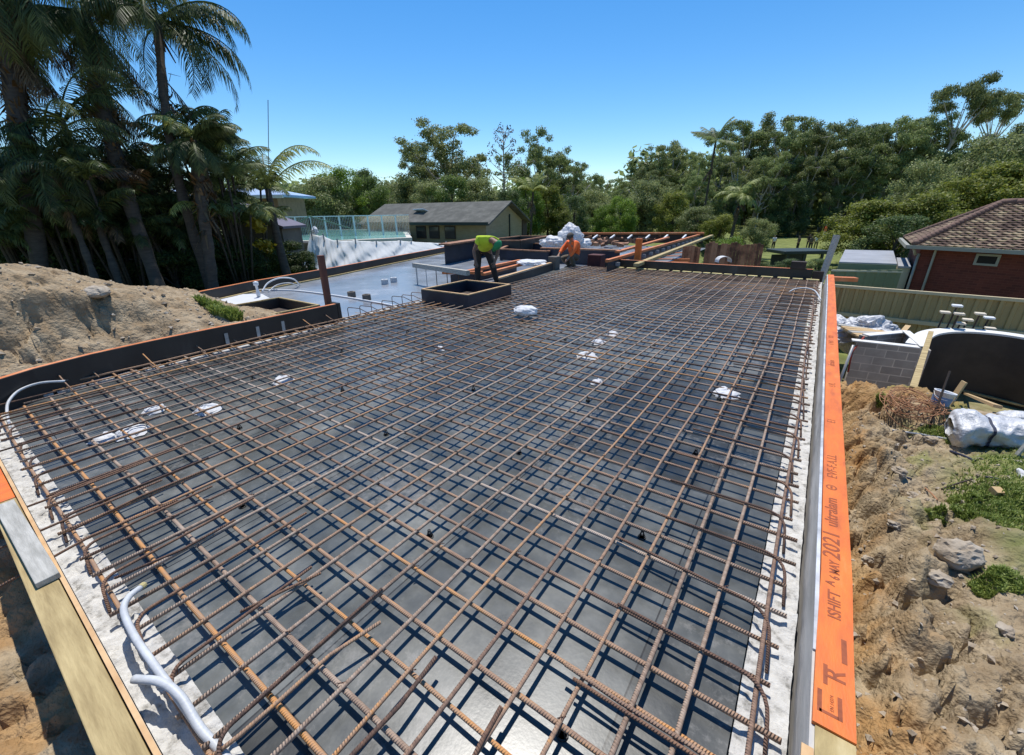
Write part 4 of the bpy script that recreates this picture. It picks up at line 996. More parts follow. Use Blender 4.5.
# foil bundle with straps
pa, pb = gp(950, 438, .15), gp(1030, 448, .15)
t = thing('foil_bundle', (pa.x, pa.y, pa.z - .13), 'big silver foil bundle tied with dark straps on the right bank', 'bundle')
ax = (pb - pa); L = ax.length; ax.normalize(); nrm = ax.cross(Vector((0, 0, 1))).normalized(); upv = nrm.cross(ax)
vs, fs = [], []; NS, NR = 60, 40; LL = L * 1.5
def rad(s_, a): return (.195 + .02 * math.sin(s_ * 9)) * (1 - .12 * math.exp(-((s_ - .3) / .03) ** 2) - .12 * math.exp(-((s_ - .62) / .03) ** 2)) * (1 + .30 * noise.noise(Vector((s_ * 6, math.cos(a) * 1.4, math.sin(a) * 1.4)))) * (1 + .14 * noise.noise(Vector((s_ * 16, math.cos(a) * 4, math.sin(a) * 4))))
for i in range(NS + 1):
    s_ = i / NS
    for j in range(NR):
        a = 2 * math.pi * j / NR; r = rad(s_, a) * (.55 if i in (0,) else 1) * (.8 if i == 1 else 1)
        vs.append(pa - ax * .05 + ax * (s_ * LL) + nrm * (r * math.cos(a) * 1.15) + upv * (r * math.sin(a) * .95))
for i in range(NS):
    for j in range(NR): fs.append((i * NR + j, i * NR + (j + 1) % NR, (i + 1) * NR + (j + 1) % NR, (i + 1) * NR + j))
fs.append(tuple(range(NR))); fs.append(tuple(reversed(range(NS * NR, NS * NR + NR))))
MB().add(vs, fs).build('roll', MT['foil'], t, smooth=True)
for s_ in (.3, .62):
    mb = MB(); ring_ = []
    for j in range(NR + 1):
        a = 2 * math.pi * j / NR; r = rad(s_, a) + .016; c = pa - ax * .05 + ax * (s_ * LL); ring_.append(c + nrm * (r * math.cos(a) * 1.15) + upv * (r * math.sin(a) * .95))
    for j in range(NR):
        a_, b_ = ring_[j], ring_[j + 1]; mb.add([a_ - ax * .012, a_ + ax * .012, b_ + ax * .012, b_ - ax * .012], [(0, 1, 2, 3)])
    mb.build('strap', MT['strap'], t)
# second small foil lump at frame edge is part of the same wrapped stack
p = gp(1018, 428, .1); tag(MB().blob(p, (.22, .18, .14), seed=31, amp=.3, sub=4, cell=0).build('foil_bag', MT['foil'], smooth=True), 'crumpled silver foil bag at the right edge behind the strapped bundle', 'bag')
# rusty wire coil heap
c = gp(912, 412, .05); mb = MB()
for k in range(34):
    rr = random.uniform(.12, .30); a0 = random.uniform(0, 6.28); n = random.randint(9, 16); tl = Matrix.Rotation(random.uniform(-.5, .5), 3, 'X') @ Matrix.Rotation(random.uniform(-.4, .4), 3, 'Y')
    o_ = Vector((random.uniform(-.1, .1), random.uniform(-.14, .14), random.uniform(0, .1)))
    mb.tube([c + o_ + tl @ Vector((rr * 1.05 * math.cos(a0 + j * .38), rr * 1.3 * math.sin(a0 + j * .38), random.uniform(-.008, .008))) for j in range(n)], .0045, 5)
for k in range(8):
    a = random.uniform(0, 6.28); mb.tube([c + Vector((random.uniform(-.1, .1), random.uniform(-.2, .1), .02)), c + Vector((.36 * math.cos(a), .4 * math.sin(a), random.uniform(-.02, .08)))], .0045, 5)
MT['wire_rust'] = mat('rusty_wire', [(0.3, (.24, .11, .05)), (.7, (.46, .23, .12))], scale=6, rough=.8)
tag(mb.build('wire_coil', MT['wire_rust'], smooth=True), 'tangled heap of rusty reinforcing wire on the clay mound', 'wire heap')
# bucket
p = gp(937, 408); t = thing('bucket', tuple(p), 'white bucket with a blue printed band beside the rusty wire', 'bucket')
mb = MB(); mb.lathe([(.0, 0.004), (.085, .0), (.105, .22), (.113, .222), (.113, .235), (.1, .235), (.1, .222), (.08, .012), (.0, .014)], 22, p); mb.build('body', MT['white_paint'], t, smooth=True)
mb = MB(); mb.lathe([(.0925, .06), (.1022, .165), (.101, .165), (.0912, .06)], 22, p); mb.build('label_band', MT['blue_label'], t)
mb = MB(); mb.tube(spline([p + Vector((.11, 0, .21)), p + Vector((.09, -.09, .16)), p + Vector((0, -.125, .14)), p + Vector((-.09, -.09, .16)), p + Vector((-.11, 0, .21))]), .003, 5); mb.build('handle', MT['steel_pale'], t)
t.rotation_euler = (R_(-8), R_(7), 0)
p = gp(950, 402); tag(MB().bar(p + Vector((0, 0, -.03)), p + Vector((.06, .02, .3)), .09, .02).build('timber_offcut', MT['brown_card']), 'pale plywood offcut standing behind the white bucket', 'offcut')
# dark steel stake leaning in front of the bucket
a = gp(929, 429); b = atd(950, 371, (Vector(a) - Vector((0, 0, CH))).dot(Vector(-CW[:, 2])) * 1.0)
tag(MB().tube([a - (b - a).normalized() * .1, b], .012, 6).build('steel_stake', MT['dark_timber']), 'dark steel stake leaning in front of the white bucket', 'stake')
# pale timber leaning on the tank
a = gp(913, 388); b = atd(931, 332, 8.6)
tag(MB().bar(a, b, .08, .04).build('timber_stake', MT['pine']), 'yellow timber leaning against the curved black wall', 'timber')
# long planks lying along the wall
for i, (pxa, pxb, lb) in enumerate((((962, 394), (1040, 414), 'long pale plank lying in front of the black wall, the farther one'), ((964, 397), (995, 413), 'short pale plank lying askew in front of the black wall'))):
    a, b = gp(*pxa, .1), gp(*pxb, .1); tag(MB().bar(a, b, .09, .045).build('timber_plank', MT['brown_card' if i else 'pine']), lb, 'plank')
# thin grey pipe, dark sticks, offcut
for pxa, pxb, r, m, lb in (((892, 431), (948, 440), .012, 'steel_pale', 'thin pale pipe lying below the rusty wire'), ((888, 474), (911, 480), .011, 'strap', 'dark blue plastic stick on the bare dirt'), ((950, 452), (975, 462), .013, 'strap', 'dark blue stick by the weeds under the foil bundle'), ((985, 478), (1000, 481), .01, 'strap', 'short dark stick in the grass above the plywood offcut'),
                         ((925, 489), (937, 501), .006, 'wire_rust', 'thin rusty rod sticking out of the dirt'), ((941, 490), (972, 480), .008, 'dark_timber', 'dark root lying across the dirt')):
    a, b = gp(*pxa, .012), gp(*pxb, .012); tag(MB().tube([a, a.lerp(b, .5) + Vector((0, 0, .006)), b], r, 7).build('rod', MT[m]), lb, 'rod')
p = gp(996, 494, .025); tag(MB().rbox((p.x, p.y, p.z), (.075, .075, .06), .003, Matrix.Rotation(.5, 3, 'Z') @ Matrix.Rotation(.25, 3, 'X')).build('timber_offcut', MT['brown_card']), 'small square plywood offcut in the grass on the right bank', 'offcut')
a = gp(1017, 455); tag(MB().bar(a, a + Vector((.06, .05, .22)), .03, .03).build('timber_stake', MT['grey_timber']), 'short grey peg at the right edge of the grass', 'stake')
p = gp(1022, 478, .03); tag(MB().blob(p, (.05, .12, .05), seed=44, amp=.3).build('plastic_bag', MT['white_film']), 'scrap of white plastic in the grass at the right edge', 'plastic bag')

# ================================================================== curved black wall, block wall, heap of sheets
def block_mat():
    m = mat('grey_blockwork', [(0.3, (.34, .30, .255)), (.7, (.48, .43, .37))], scale=3, rough=.95, bump=.3, coord='Object')
    n, l = m.node_tree.nodes, m.node_tree.links; b = n['Principled BSDF']; cr = n[m['fac_node']]
    tc = n.new('ShaderNodeUVMap'); br = n.new('ShaderNodeTexBrick'); br.inputs['Scale'].default_value = 1; br.inputs['Brick Width'].default_value = .4; br.inputs['Row Height'].default_value = .2; br.inputs['Mortar Size'].default_value = .012; br.inputs['Mortar Smooth'].default_value = .3
    br.inputs['Color1'].default_value = (.75, .75, .75, 1); br.inputs['Color2'].default_value = (1.15, 1.15, 1.15, 1); br.inputs['Mortar'].default_value = (1.5, 1.5, 1.45, 1)
    l.new(tc.outputs[0], br.inputs[0]); mx = n.new('ShaderNodeMix'); mx.data_type = 'RGBA'; mx.blend_type = 'MULTIPLY'; mx.inputs[0].default_value = 1
    l.new(cr.outputs[0], mx.inputs[6]); l.new(br.outputs[0], mx.inputs[7]); l.new(mx.outputs[2], b.inputs['Base Color']); return m
MT['block'] = block_mat()
def wall_panel(a, b, z0, z1, th, mb):
    """upright slab with UV in metres"""
    a, b = Vector((a[0], a[1], 0)), Vector((b[0], b[1], 0)); d_ = (b - a); L = d_.length; d_.normalize(); n_ = Vector((d_.y, -d_.x, 0)) * th
    p = [Vector((*a.xy, z0)), Vector((*b.xy, z0)), Vector((*b.xy, z1)), Vector((*a.xy, z1))]; q = [v - n_ for v in p]
    uv = ((0, z0), (L, z0), (L, z1), (0, z1))
    mb.add(p + q, [(0, 1, 2, 3), (5, 4, 7, 6), (3, 2, 6, 7), (1, 5, 6, 2), (4, 0, 3, 7)], [uv, uv, None, None, None])
ZT_ = -1.28
tw = thing('tank_wall', (3, 14.5, -3), 'big curved black lined concrete wall of a pool shell on the right', 'curved wall')
rim = [at(x, y, ZT_) for x, y in ((914, 346), (919, 340), (928, 334.5), (942, 332), (962, 331.5), (985, 333), (1010, 336), (1040, 341), (1080, 349))]; rim = spline(rim, 6)
mb = MB(); mb.strip([(p.x, p.y, 0) for p in rim], [(-.0, -3.4), (.16, -3.4), (.16, ZT_), (-.0, ZT_)]); mb.build('lining', MT['tank_black'], tw, smooth=False)
mb = MB(); mb.strip([(p.x, p.y, 0) for p in rim], [(-.17, ZT_ + .002), (.18, ZT_ + .002), (.18, ZT_ + .05), (-.17, ZT_ + .05)]); mb.build('rim', MT['tank_rim'], tw)
bw = thing('block_wall', (2, 13.5, -3), 'grey concrete block wall corner beside the curved black wall', 'wall')
A, B = at(857, 342, ZT_), at(921, 349, ZT_); Cc = at(905, 333, ZT_); D = at(866, 336.5, ZT_)
mb = MB(); wall_panel(A, B, -3.4, ZT_, .18, mb); mb.build('wall', MT['block'], bw)
mb = MB(); wall_panel(D, Cc, -3.4, ZT_, .18, mb); mb.build('wall', MT['block'], bw)
mb = MB(); wall_panel(Cc, B, -3.4, ZT_ - .01, .18, mb); mb.build('wall', MT['block'], bw)
mb = MB(); mb.strip([(A.x - .1, A.y + .09, 0), (B.x, B.y + .09, 0)], [(-.1, ZT_ + .003), (.1, ZT_ + .003), (.1, ZT_ + .03), (-.1, ZT_ + .03)])
mb.strip([(D.x, D.y + .09, 0), (Cc.x, Cc.y + .09, 0)], [(-.1, ZT_ + .003), (.1, ZT_ + .003), (.1, ZT_ + .03), (-.1, ZT_ + .03)])
mb.strip([(Cc.x, Cc.y, 0), (B.x + .05, B.y, 0)], [(-.08, ZT_ + .053), (.08, ZT_ + .053), (.08, ZT_ + .07), (-.08, ZT_ + .07)]); mb.build('coping', MT['tank_rim'], bw)
# white pipe corner strip left of the block wall
a = at(857, 343, ZT_); tag(MB().tube([(a.x - .06, a.y - .05, ZT_ - .05), (a.x - .2, a.y - .35, -3.2)], .03, 7).build('pipe', MT['steel_pale'], smooth=True), 'pale pipe running down the left end of the block wall', 'pipe')
# heap of plastic sheets and boards on the ground behind the block wall
q = at(860, 331, -1.55); hp = MB()
hp.blob((q.x, q.y + .5, -1.75), (.9, .6, .5), seed=51, amp=.5, sub=5, freq=1.8, cell=0); tag(hp.build('plastic_heap', MT['foil'], smooth=False), 'crumpled pale plastic sheets heaped behind the block wall', 'plastic heap')
for k in range(7):
    a, b = at(838 + k * 4, 325 + k * 2.4, -1.45), at(878 + k * 5, 330 + k * 1.4, -1.5)
    tag(MB().bar(a, b, .2, .05).build('timber_plank', MT['brown_card' if k % 3 else 'grey_timber']), 'pale board in the loose pile behind the block wall', 'plank', 'boards piled behind the block wall')
polybar([at(864, 337, -1.2), at(852, 352, -1.5), at(848, 372, -2)], .02, mat('red_hose', two((.35, .05, .03))), 'red bent rod by the left end of the block wall', None)
a, b = atd(902, 333, 11.5), atd(908, 326, 11.8); tag(MB().bar(a, b, .12, .05).build('timber_offcut', MT['brown_card']), 'timber end sticking up behind the block wall corner', 'offcut')
# capped starter bars behind the curved wall
for i, (px, py) in enumerate(((945, 313), (957, 306.5), (959, 314.5), (967.5, 320.5), (960, 324), (980, 314.5), (989, 318.5), (990, 329))):
    p = atd(px, py, 11.2 - .1 * (i % 3)); t = thing('capped_bar', (p.x, p.y, -2.6), 'steel bar with a pale square safety cap behind the curved wall', 'capped bar', group='capped bars behind the curved wall')
    MB().tube([(p.x - .12, p.y + .05, -2.6), (p.x, p.y, p.z)], .02, 6).build('bar', MT['dark_timber'], t)
    MB().rbox((p.x, p.y, p.z + .02), (.2, .2, .05), .012).build('cap', MT['cap_pale' if i not in (1, 6) else 'white_paint'], t)

# ================================================================== beige steel fence
fe = thing('steel_fence', (3, 18, -3), 'beige ribbed steel fence running below the brick house', 'fence')
fa, fb = atd(800, 279, 15.2), atd(1060, 307, 11.6); fb.z = fa.z = -.72
def ribbed(a, b, z0, z1, m, name, parent, pitch=.26, dep=.04):
    d_ = (b - a); d_.z = 0; L = d_.length; d_.normalize(); nn = Vector((d_.y, -d_.x, 0)); pts = []; s_ = 0
    while s_ < L: pts += [(s_, 0), (s_ + pitch * .3, 0), (s_ + pitch * .4, dep), (s_ + pitch * .72, dep), (s_ + pitch * .8, 0)]; s_ += pitch
    vs = []
    for s_, o_ in pts:
        p = Vector((a.x, a.y, 0)) + d_ * s_ + nn * o_; vs += [(p.x, p.y, z0), (p.x, p.y, z1), (p.x - nn.x * .03, p.y - nn.y * .03, z0), (p.x - nn.x * .03, p.y - nn.y * .03, z1)]
    fs = []
    for i in range(len(pts) - 1):
        k = i * 4; fs += [(k, k + 4, k + 5, k + 1), (k + 2, k + 3, k + 7, k + 6), (k + 1, k + 5, k + 7, k + 3)]
    return MB().add(vs, fs).build(name, m, parent)
ribbed(fa, fb, -1.62, -.78, MT['fence_beige'], 'sheet_panel', fe)
ribbed(fa, fb, -3.3, -1.74, MT['fence_beige'], 'sheet_panel', fe)
for z, h in ((-.74, .09), (-1.68, .12)): off_ = Vector((fb.y - fa.y, fa.x - fb.x, 0)).normalized() * .05; MB().bar(fa + off_ + Vector((0, 0, z + .72)), fb + off_ + Vector((0, 0, z + .72)), .10, h).build('rail', MT['fence_rail'], fe)
for k in (.22, .52, .82):
    q = fa.lerp(fb, k); MB().box((q.x, q.y - .03, -2.0), (.07, .09, 2.6)).build('post', MT['fence_beige'], fe)
# brown board under the far right corner of the deck
a, b = atd(838, 279, 13.2), atd(856, 279.5, 13.2); tag(MB().bar((a.x - .3, a.y, a.z), (b.x, b.y, b.z), .25, .12).build('timber_board', MT['orange_worn']), 'red brown board end beyond the far right corner of the deck', 'board')

# ================================================================== brick house
def brick_mat():
    m = mat('dark_red_brick', [(.3, (.10, .024, .014)), (.7, (.155, .038, .023))], scale=1.3, rough=.9, coord='World')
    n, l = m.node_tree.nodes, m.node_tree.links; b = n['Principled BSDF']; cr = n[m['fac_node']]
    uv = n.new('ShaderNodeUVMap'); br = n.new('ShaderNodeTexBrick'); br.inputs['Scale'].default_value = 1; br.inputs['Brick Width'].default_value = .24; br.inputs['Row Height'].default_value = .086; br.inputs['Mortar Size'].default_value = .008
    br.inputs['Color1'].default_value = (.8, .8, .8, 1); br.inputs['Color2'].default_value = (1.2, 1.15, 1.1, 1); br.inputs['Mortar'].default_value = (1.25, 1.5, 1.5, 1)
    l.new(uv.outputs[0], br.inputs[0]); mx = n.new('ShaderNodeMix'); mx.data_type = 'RGBA'; mx.blend_type = 'MULTIPLY'; mx.inputs[0].default_value = 1
    l.new(cr.outputs[0], mx.inputs[6]); l.new(br.outputs[0], mx.inputs[7]); l.new(mx.outputs[2], b.inputs['Base Color']); return m
MT['brick'] = brick_mat()
MT['tile'] = mat('terracotta_tile', [(.25, (.075, .044, .033)), (.45, (.148, .094, .066)), (.6, (.205, .14, .098)), (.8, (.34, .265, .16))], scale=2.2, detail=8, rough=.9, island=.5)
MT['tile_ridge'] = mat('ridge_tile', two((.19, .115, .088), .7), scale=3, rough=.9)
E1 = at(913, 245.5, .35); E0 = at(1024, 251, .35)
ex = (E0 - E1); ex.z = 0; EL = 9.5; ex.normalize(); ey = Vector((-ex.y, ex.x, 0))
if ey.y < 0: ey = -ey
wn_ = ey.copy(); ey = (at(900, 234, .35) - E1).normalized()
EZ = (E1.z + E0.z) / 2; org = Vector((E1.x, E1.y, EZ))
dq = Vector(CW @ np.array([1003 - 512, 377.5 - 203.5, -FPX])); a_ = ex + ey     # ridge end seen on the roof line
det = a_.x * -dq.y + dq.x * a_.y; bx_, by_ = -org.x, -org.y
hipa = (bx_ * -dq.y + dq.x * by_) / det; tq = (a_.x * by_ - a_.y * bx_) / det
hs = thing('brick_house', (org.x, org.y, -3.2), 'dark red brick house with a hipped terracotta tile roof', 'house')
def H(u, v, z): return org + ex * u + ey * v + Vector((0, 0, z))
DW = 2 * hipa; RH = CH + dq.z * tq - EZ; OV = .3
# walls
mb = MB()
def wp(u0, v0, u1, v1): 
    a, b = H(u0, v0, 0), H(u1, v1, 0); wall_panel(a, b, -3.4, EZ - .12, .2, mb)
wp(OV, OV, EL, OV)
wp(OV, DW - OV, OV, OV)
mb.build('wall', MT['brick'], hs)
# roof planes as overlapping tile courses
def tile_plane(p0, p1, q0, q1, rows, cols, name):
    """eave p0-p1, top q0-q1 ; each course of tiles is a thin wavy strip lapped over the one below"""
    mb = MB(); nv = (p1 - p0).cross(q0 - p0).normalized(); nv = nv if nv.z > 0 else -nv
    for r in range(rows):
        t0, t1 = r / rows, (r + 1.12) / rows
        a0, a1 = p0.lerp(q0, t0), p1.lerp(q1, t0); b0, b1 = p0.lerp(q0, min(t1, 1)), p1.lerp(q1, min(t1, 1))
        L = (a1 - a0).length; n_ = max(1, int(L / .24)); 
        for c_ in range(n_):
            s0, s1 = c_ / n_, (c_ + 1) / n_; w_ = []
            for s_ in (s0, s0 + (s1 - s0) * .35, s0 + (s1 - s0) * .65, s1):
                h = .035 if s_ in (s0, s1) else .0
                w_.append((a0.lerp(a1, s_) + nv * (.055 + h), b0.lerp(b1, s_) + nv * (.012 + h)))
            vs = []; 
            for A_, B_ in w_: vs += [A_, B_]
            vs += [w_[0][0] - nv * .05, w_[3][0] - nv * .05]
            mb.add(vs, [(0, 2, 3, 1), (2, 4, 5, 3), (4, 6, 7, 5), (8, 9, 6, 4, 2, 0)])
    return mb
P0, P1, P2, P3 = H(0, 0, 0), H(EL, 0, 0), H(EL, DW, 0), H(0, DW, 0)
Q0, Q1 = H(DW / 2, DW / 2, RH), H(EL, DW / 2, RH)
rf_ = MB()
m1 = tile_plane(P0, P1, Q0, Q1, 20, 30, ''); m1.add([], [])
roof = m1.build('roof', MT['tile'], hs)
tile_plane(P3, P0, Q0, Q0, 20, 30, '').build('roof', MT['tile'], hs)
for a, b in ((P0, Q0), (P3, Q0), (Q0, Q1)):
    mb = MB(); n = 22
    for k in range(n): 
        u0, u1 = a.lerp(b, k / n), a.lerp(b, (k + 1.1) / n); mb.tube([u0 + Vector((0, 0, .05)), u1 + Vector((0, 0, .065))], .11, 8)
    mb.build('ridge_cap', MT['tile_ridge'], hs, smooth=True)
MB().bar(H(-.16, -.06, -.05), H(EL, -.06, -.05), .12, .13).build('gutter', MT['gutter'], hs)
MB().bar(H(-.16, -.06, -.05), H(-.16, DW, -.05), .12, .13).build('gutter', MT['gutter'], hs)
MB().add([H(-.1, 0, -.12), H(EL, 0, -.12), H(EL, OV + .1, -.12), H(-.1, OV + .1, -.12), H(-.1, 0, -.10), H(EL, 0, -.10), H(EL, OV + .1, -.10), H(-.1, OV + .1, -.10)], [(3, 2, 1, 0), (4, 5, 6, 7), (0, 1, 5, 4), (3, 0, 4, 7)]).build('eave_lining', MT['gutter'], hs)
mb = MB(); mb.tube([H(.05, .05, -.1), H(OV - .12, OV - .1, -.35)], .045, 8); mb.tube([H(OV - .02, OV - .07, -.3), H(OV - .02, OV - .07, -3.2)], .045, 8); mb.build('downpipe', MT['gutter'], hs, smooth=True)
MB().bar(H(.75, OV - .08, -.14), H(.75, OV - .08, -3.3), .07, .06, up=ex).build('downpipe', MT['gutter'], hs)
# window: measured on the wall
def on_wall(px, py):
    d_ = Vector(CW @ np.array([px - 512, 377.5 - py, -FPX])); o_ = H(0, OV, 0); t_ = (o_ - Vector((0, 0, CH))).dot(wn_) / d_.dot(wn_); return Vector((0, 0, CH)) + d_ * t_
W = [on_wall(*p) for p in ((977, 265), (1002, 266), (1004, 255), (979, 253.5))]
wu0, wu1 = [(p - org).dot(ex) for p in (W[0], W[1])]; wz0, wz1 = min(p.z for p in W) - EZ, max(p.z for p in W) - EZ
wn = MB()
for (a, b, c, d_) in ((wu0, wu1, wz0, wz0 + .07), (wu0, wu1, wz1 - .07, wz1), (wu0, wu0 + .07, wz0 + .07, wz1 - .07), (wu1 - .07, wu1, wz0 + .07, wz1 - .07)):
    p = [H(a, OV - .05, c), H(b, OV - .05, c), H(b, OV + .02, c), H(a, OV + .02, c), H(a, OV - .05, d_), H(b, OV - .05, d_), H(b, OV + .02, d_), H(a, OV + .02, d_)]; wn.hexa(p)
wo = wn.build('window', MT['gutter'], hs)
p = [H(wu0 + .06, OV - .02, wz0 + .06), H(wu1 - .06, OV - .02, wz0 + .06), H(wu1 - .06, OV - .012, wz0 + .06), H(wu0 + .06, OV - .012, wz0 + .06), H(wu0 + .06, OV - .02, wz1 - .06), H(wu1 - .06, OV - .02, wz1 - .06), H(wu1 - .06, OV - .012, wz1 - .06), H(wu0 + .06, OV - .012, wz1 - .06)]
MB().hexa(p).build('pane', MT['glass_dark'], wo)

# ================================================================== pale green shed by the house
sh = thing('garden_shed', tuple(atd(865, 285, 18)), 'low pale green steel shed with flat grey roof left of the brick house', 'shed')
a, b = at(839, 262.5, -.4), at(897, 264.5, -.4); back = Vector((.06, 1, 0)).normalized()
def slab_quad(p, q, bk, z0, z1, mb): mb.hexa([Vector((p.x, p.y, z0)), Vector((q.x, q.y, z0)), Vector((q.x + bk.x, q.y + bk.y, z0)), Vector((p.x + bk.x, p.y + bk.y, z0)), Vector((p.x, p.y, z1)), Vector((q.x, q.y, z1)), Vector((q.x + bk.x, q.y + bk.y, z1 + .12)), Vector((p.x + bk.x, p.y + bk.y, z1 + .12))])
mb = MB(); slab_quad(a + back * .1, b + back * .1, back * 4.8, -3.2, a.z - .05, mb); mb.build('wall', MT['cream'], sh)
mb = MB(); slab_quad(a, b, back * 5.0, a.z - .04, a.z + .03, mb); mb.build('roof', MT['grey_roof'], sh)
mb = MB(); mb.bar(a + Vector((0, 0, -.14)) - back * .03, b + Vector((0, 0, -.14)) - back * .03, .05, .24); mb.build('fascia', MT['green_tin'], sh)
sh2 = thing('garden_shed', tuple(atd(915, 285, 16)), 'narrow grey roofed lean-to between the green shed and the brick house', 'shed')
a2, b2 = at(898, 266.5, -.5), at(911, 267, -.5); mb = MB(); slab_quad(a2, b2, back * 2, -3.2, a2.z - .06, mb); mb.build('wall', MT['cream'], sh2)
mb = MB(); slab_quad(a2 - back * .1, b2 - back * .1, back * 2.4, a2.z - .05, a2.z + .03, mb); mb.build('roof', MT['grey_roof'], sh2)
gf = thing('low_fence', tuple(atd(865, 280, 15)), 'low dark green steel fence in front of the pale green shed', 'fence')
a, b = atd(832, 270.5, 16.4), atd(902, 272, 16.4); ribbed(a, b, -3.2, a.z, MT['green_tin'], 'sheet_panel', gf, .4); MB().bar(a, b, .09, .06).build('rail', MT['cream'], gf)
# dark green shelter and hedge in the park
c = atd(797, 252, 26); st_ = thing('park_shelter', (c.x, c.y, -3.5), 'dark green flat roofed shelter on posts at the edge of the lawn', 'shelter', rz=R_(35))
MB().rbox((0, 0, c.z + 3.5 + .05), (2.75, 2.0, .2), .04).build('roof', MT['dark_green'], st_, local=True)
for x in (-1.05, -.05, 1.05):
    MB().box((x, -.8, (c.z + 3.45) / 2), (.12, .12, c.z + 3.45)).build('post', MT['dark_green'], st_, local=True)
MB().box((0, .7, (c.z + 3.3) / 2), (2.2, .08, c.z + 3.3)).build('back_panel', MT['dark_green'], st_, local=True)

# ================================================================== left: pool, fences, cloth, sheds, houses
pf = thing('pool_fence', tuple(atd(345, 234, 24)), 'clear glass pool fence with pale frames behind the white cloth', 'fence')
glass = bpy.data.materials.new('fence_glass'); glass.use_nodes = True
gn, gl_ = glass.node_tree.nodes, glass.node_tree.links; gb = gn['Principled BSDF']; gb.inputs['Roughness'].default_value = .04; gb.inputs['Base Color'].default_value = (.8, .93, .93, 1); gb.inputs['IOR'].default_value = 1.45
gt = gn.new('ShaderNodeBsdfTransparent'); gt.inputs[0].default_value = (.93, .97, .97, 1); gm = gn.new('ShaderNodeMixShader'); gm.inputs[0].default_value = .13
gl_.new(gt.outputs[0], gm.inputs[1]); gg_ = gn.new('ShaderNodeBsdfGlossy'); gg_.inputs['Roughness'].default_value = .08; gg_.inputs['Color'].default_value = (.9, .95, .95, 1); gl_.new(gg_.outputs[0], gm.inputs[2]); gl_.new(gm.outputs[0], gn['Material Output'].inputs[0])
fl_, fr_ = atd(279, 216, 25), atd(409, 217.5, 26.5); zb_, zt_ = atd(345, 237.5, 25.7).z, atd(345, 216, 25.7).z
n = 9
for k in range(n):
    p, q = fl_.lerp(fr_, k / n), fl_.lerp(fr_, (k + 1) / n); e = (q - p) * .02
    mb = MB(); mb.bar((p.x + e.x, p.y + e.y, (zb_ + zt_) / 2), (q.x - e.x, q.y - e.y, (zb_ + zt_) / 2), .02, zt_ - zb_ - .06); mb.build('glass_panel', glass, pf)
    MB().box((p.x, p.y, (zb_ + zt_) / 2), (.07, .07, zt_ - zb_)).build('post', MT['white_paint'], pf)
    mb = MB()
    for j in range(1, 9):
        r = p.lerp(q, j / 9); mb.box((r.x, r.y, (zb_ + zt_) / 2), (.018, .018, zt_ - zb_ - .05))
    mb.build('balusters', MT['steel_pale'], pf)
MB().bar((fl_.x, fl_.y, zt_), (fr_.x, fr_.y, zt_), .05, .05).build('top_rail', MT['white_paint'], pf)
MB().bar((fl_.x, fl_.y, zb_ + .05), (fr_.x, fr_.y, zb_ + .05), .05, .05).build('bottom_rail', MT['white_paint'], pf)
# raised pool
zp = atd(345, 237, 25).z
pp = [at(x, y, zp) for x, y in ((283, 241), (330, 241), (412, 237.5), (405, 229), (283, 230))]
pt = thing('swimming_pool', (pp[0].x, pp[0].y, -.2), 'raised pool with turquoise water behind the glass fence', 'pool')
cx_ = sum(p.x for p in pp) / 5; cy_ = sum(p.y for p in pp) / 5
mb = MB(); mb.prism([(p.x, p.y) for p in pp], 'z', -.4, zp); mb.build('shell', MT['pool_edge'], pt)
mb = MB(); mb.prism([(cx_ + (p.x - cx_) * .93, cy_ + (p.y - cy_) * .93) for p in pp], 'z', zp + .004, zp + .01); mb.build('water', MT['pool'], pt)
# white cloth on a temporary fence
cl = thing('site_fence', tuple(atd(380, 262, 20)), 'temporary site fence draped with wrinkled white shade cloth', 'fence')
cp = [(311, 232, 274, 19.5), (323, 235, 271, 19.8), (337, 240, 267, 20), (355, 239.5, 262.5, 20.3), (376, 241, 258, 20.8), (400, 240, 255, 21.4), (411, 241, 253, 21.8), (446, 243, 248.5, 22.6)]
vs, fs = [], []; NC = 180; NZ = 26
for i in range(NC + 1):
    u = i / NC * (len(cp) - 1); k = min(int(u), len(cp) - 2); f_ = u - k; a, b = cp[k], cp[k + 1]; v_ = [a[j] + (b[j] - a[j]) * f_ for j in range(4)]
    top, bot = atd(v_[0], v_[1], v_[3]), atd(v_[0], v_[2] + 4, v_[3])
    for j in range(NZ + 1):
        s_ = j / NZ; p = Vector((top.x, top.y, top.z + (bot.z - top.z) * s_))
        fold = .10 * math.sin(u * 5 + s_ * 5) * s_ + .10 * noise.noise(Vector((u * 2.6 - s_ * 2.2, s_ * 1.6, 1))) + .06 * noise.noise(Vector((u * 7 - s_ * 8, s_ * 1.4 + u, 4))) + .015 * noise.noise(Vector((u * 19 - s_ * 13, s_ * 4, 9)))
        vs.append((p.x + fold * .6 + s_ * .6, p.y - fold - s_ * 1.3, p.z - (.10 * math.sin(f_ * math.pi) if j == 0 else 0)))
for i in range(NC):
    for j in range(NZ): a = i * (NZ + 1) + j; fs.append((a, a + NZ + 1, a + NZ + 2, a + 1))
MB().add(vs, fs).build('cloth', MT['cloth'], cl, smooth=True)
for x, yt, yb, d_ in cp[::1]:
    a, b = atd(x, yt - 1.5, d_ - .15), atd(x, yb, d_ - .15); MB().tube([(a.x, a.y, -.5), (a.x, a.y, a.z)], .035, 6).build('post', MT['steel_pale'], cl)
a = atd(309, 218, 19.6); MB().tube([(a.x, a.y, -.5), (a.x, a.y, a.z)], .03, 6).build('post', MT['dark_timber'], cl)
p = atd(315, 231, 19.4); MB().blob(p, (.16, .15, .2), seed=61, amp=.3).build('cloth_bunch', MT['cloth'], cl)
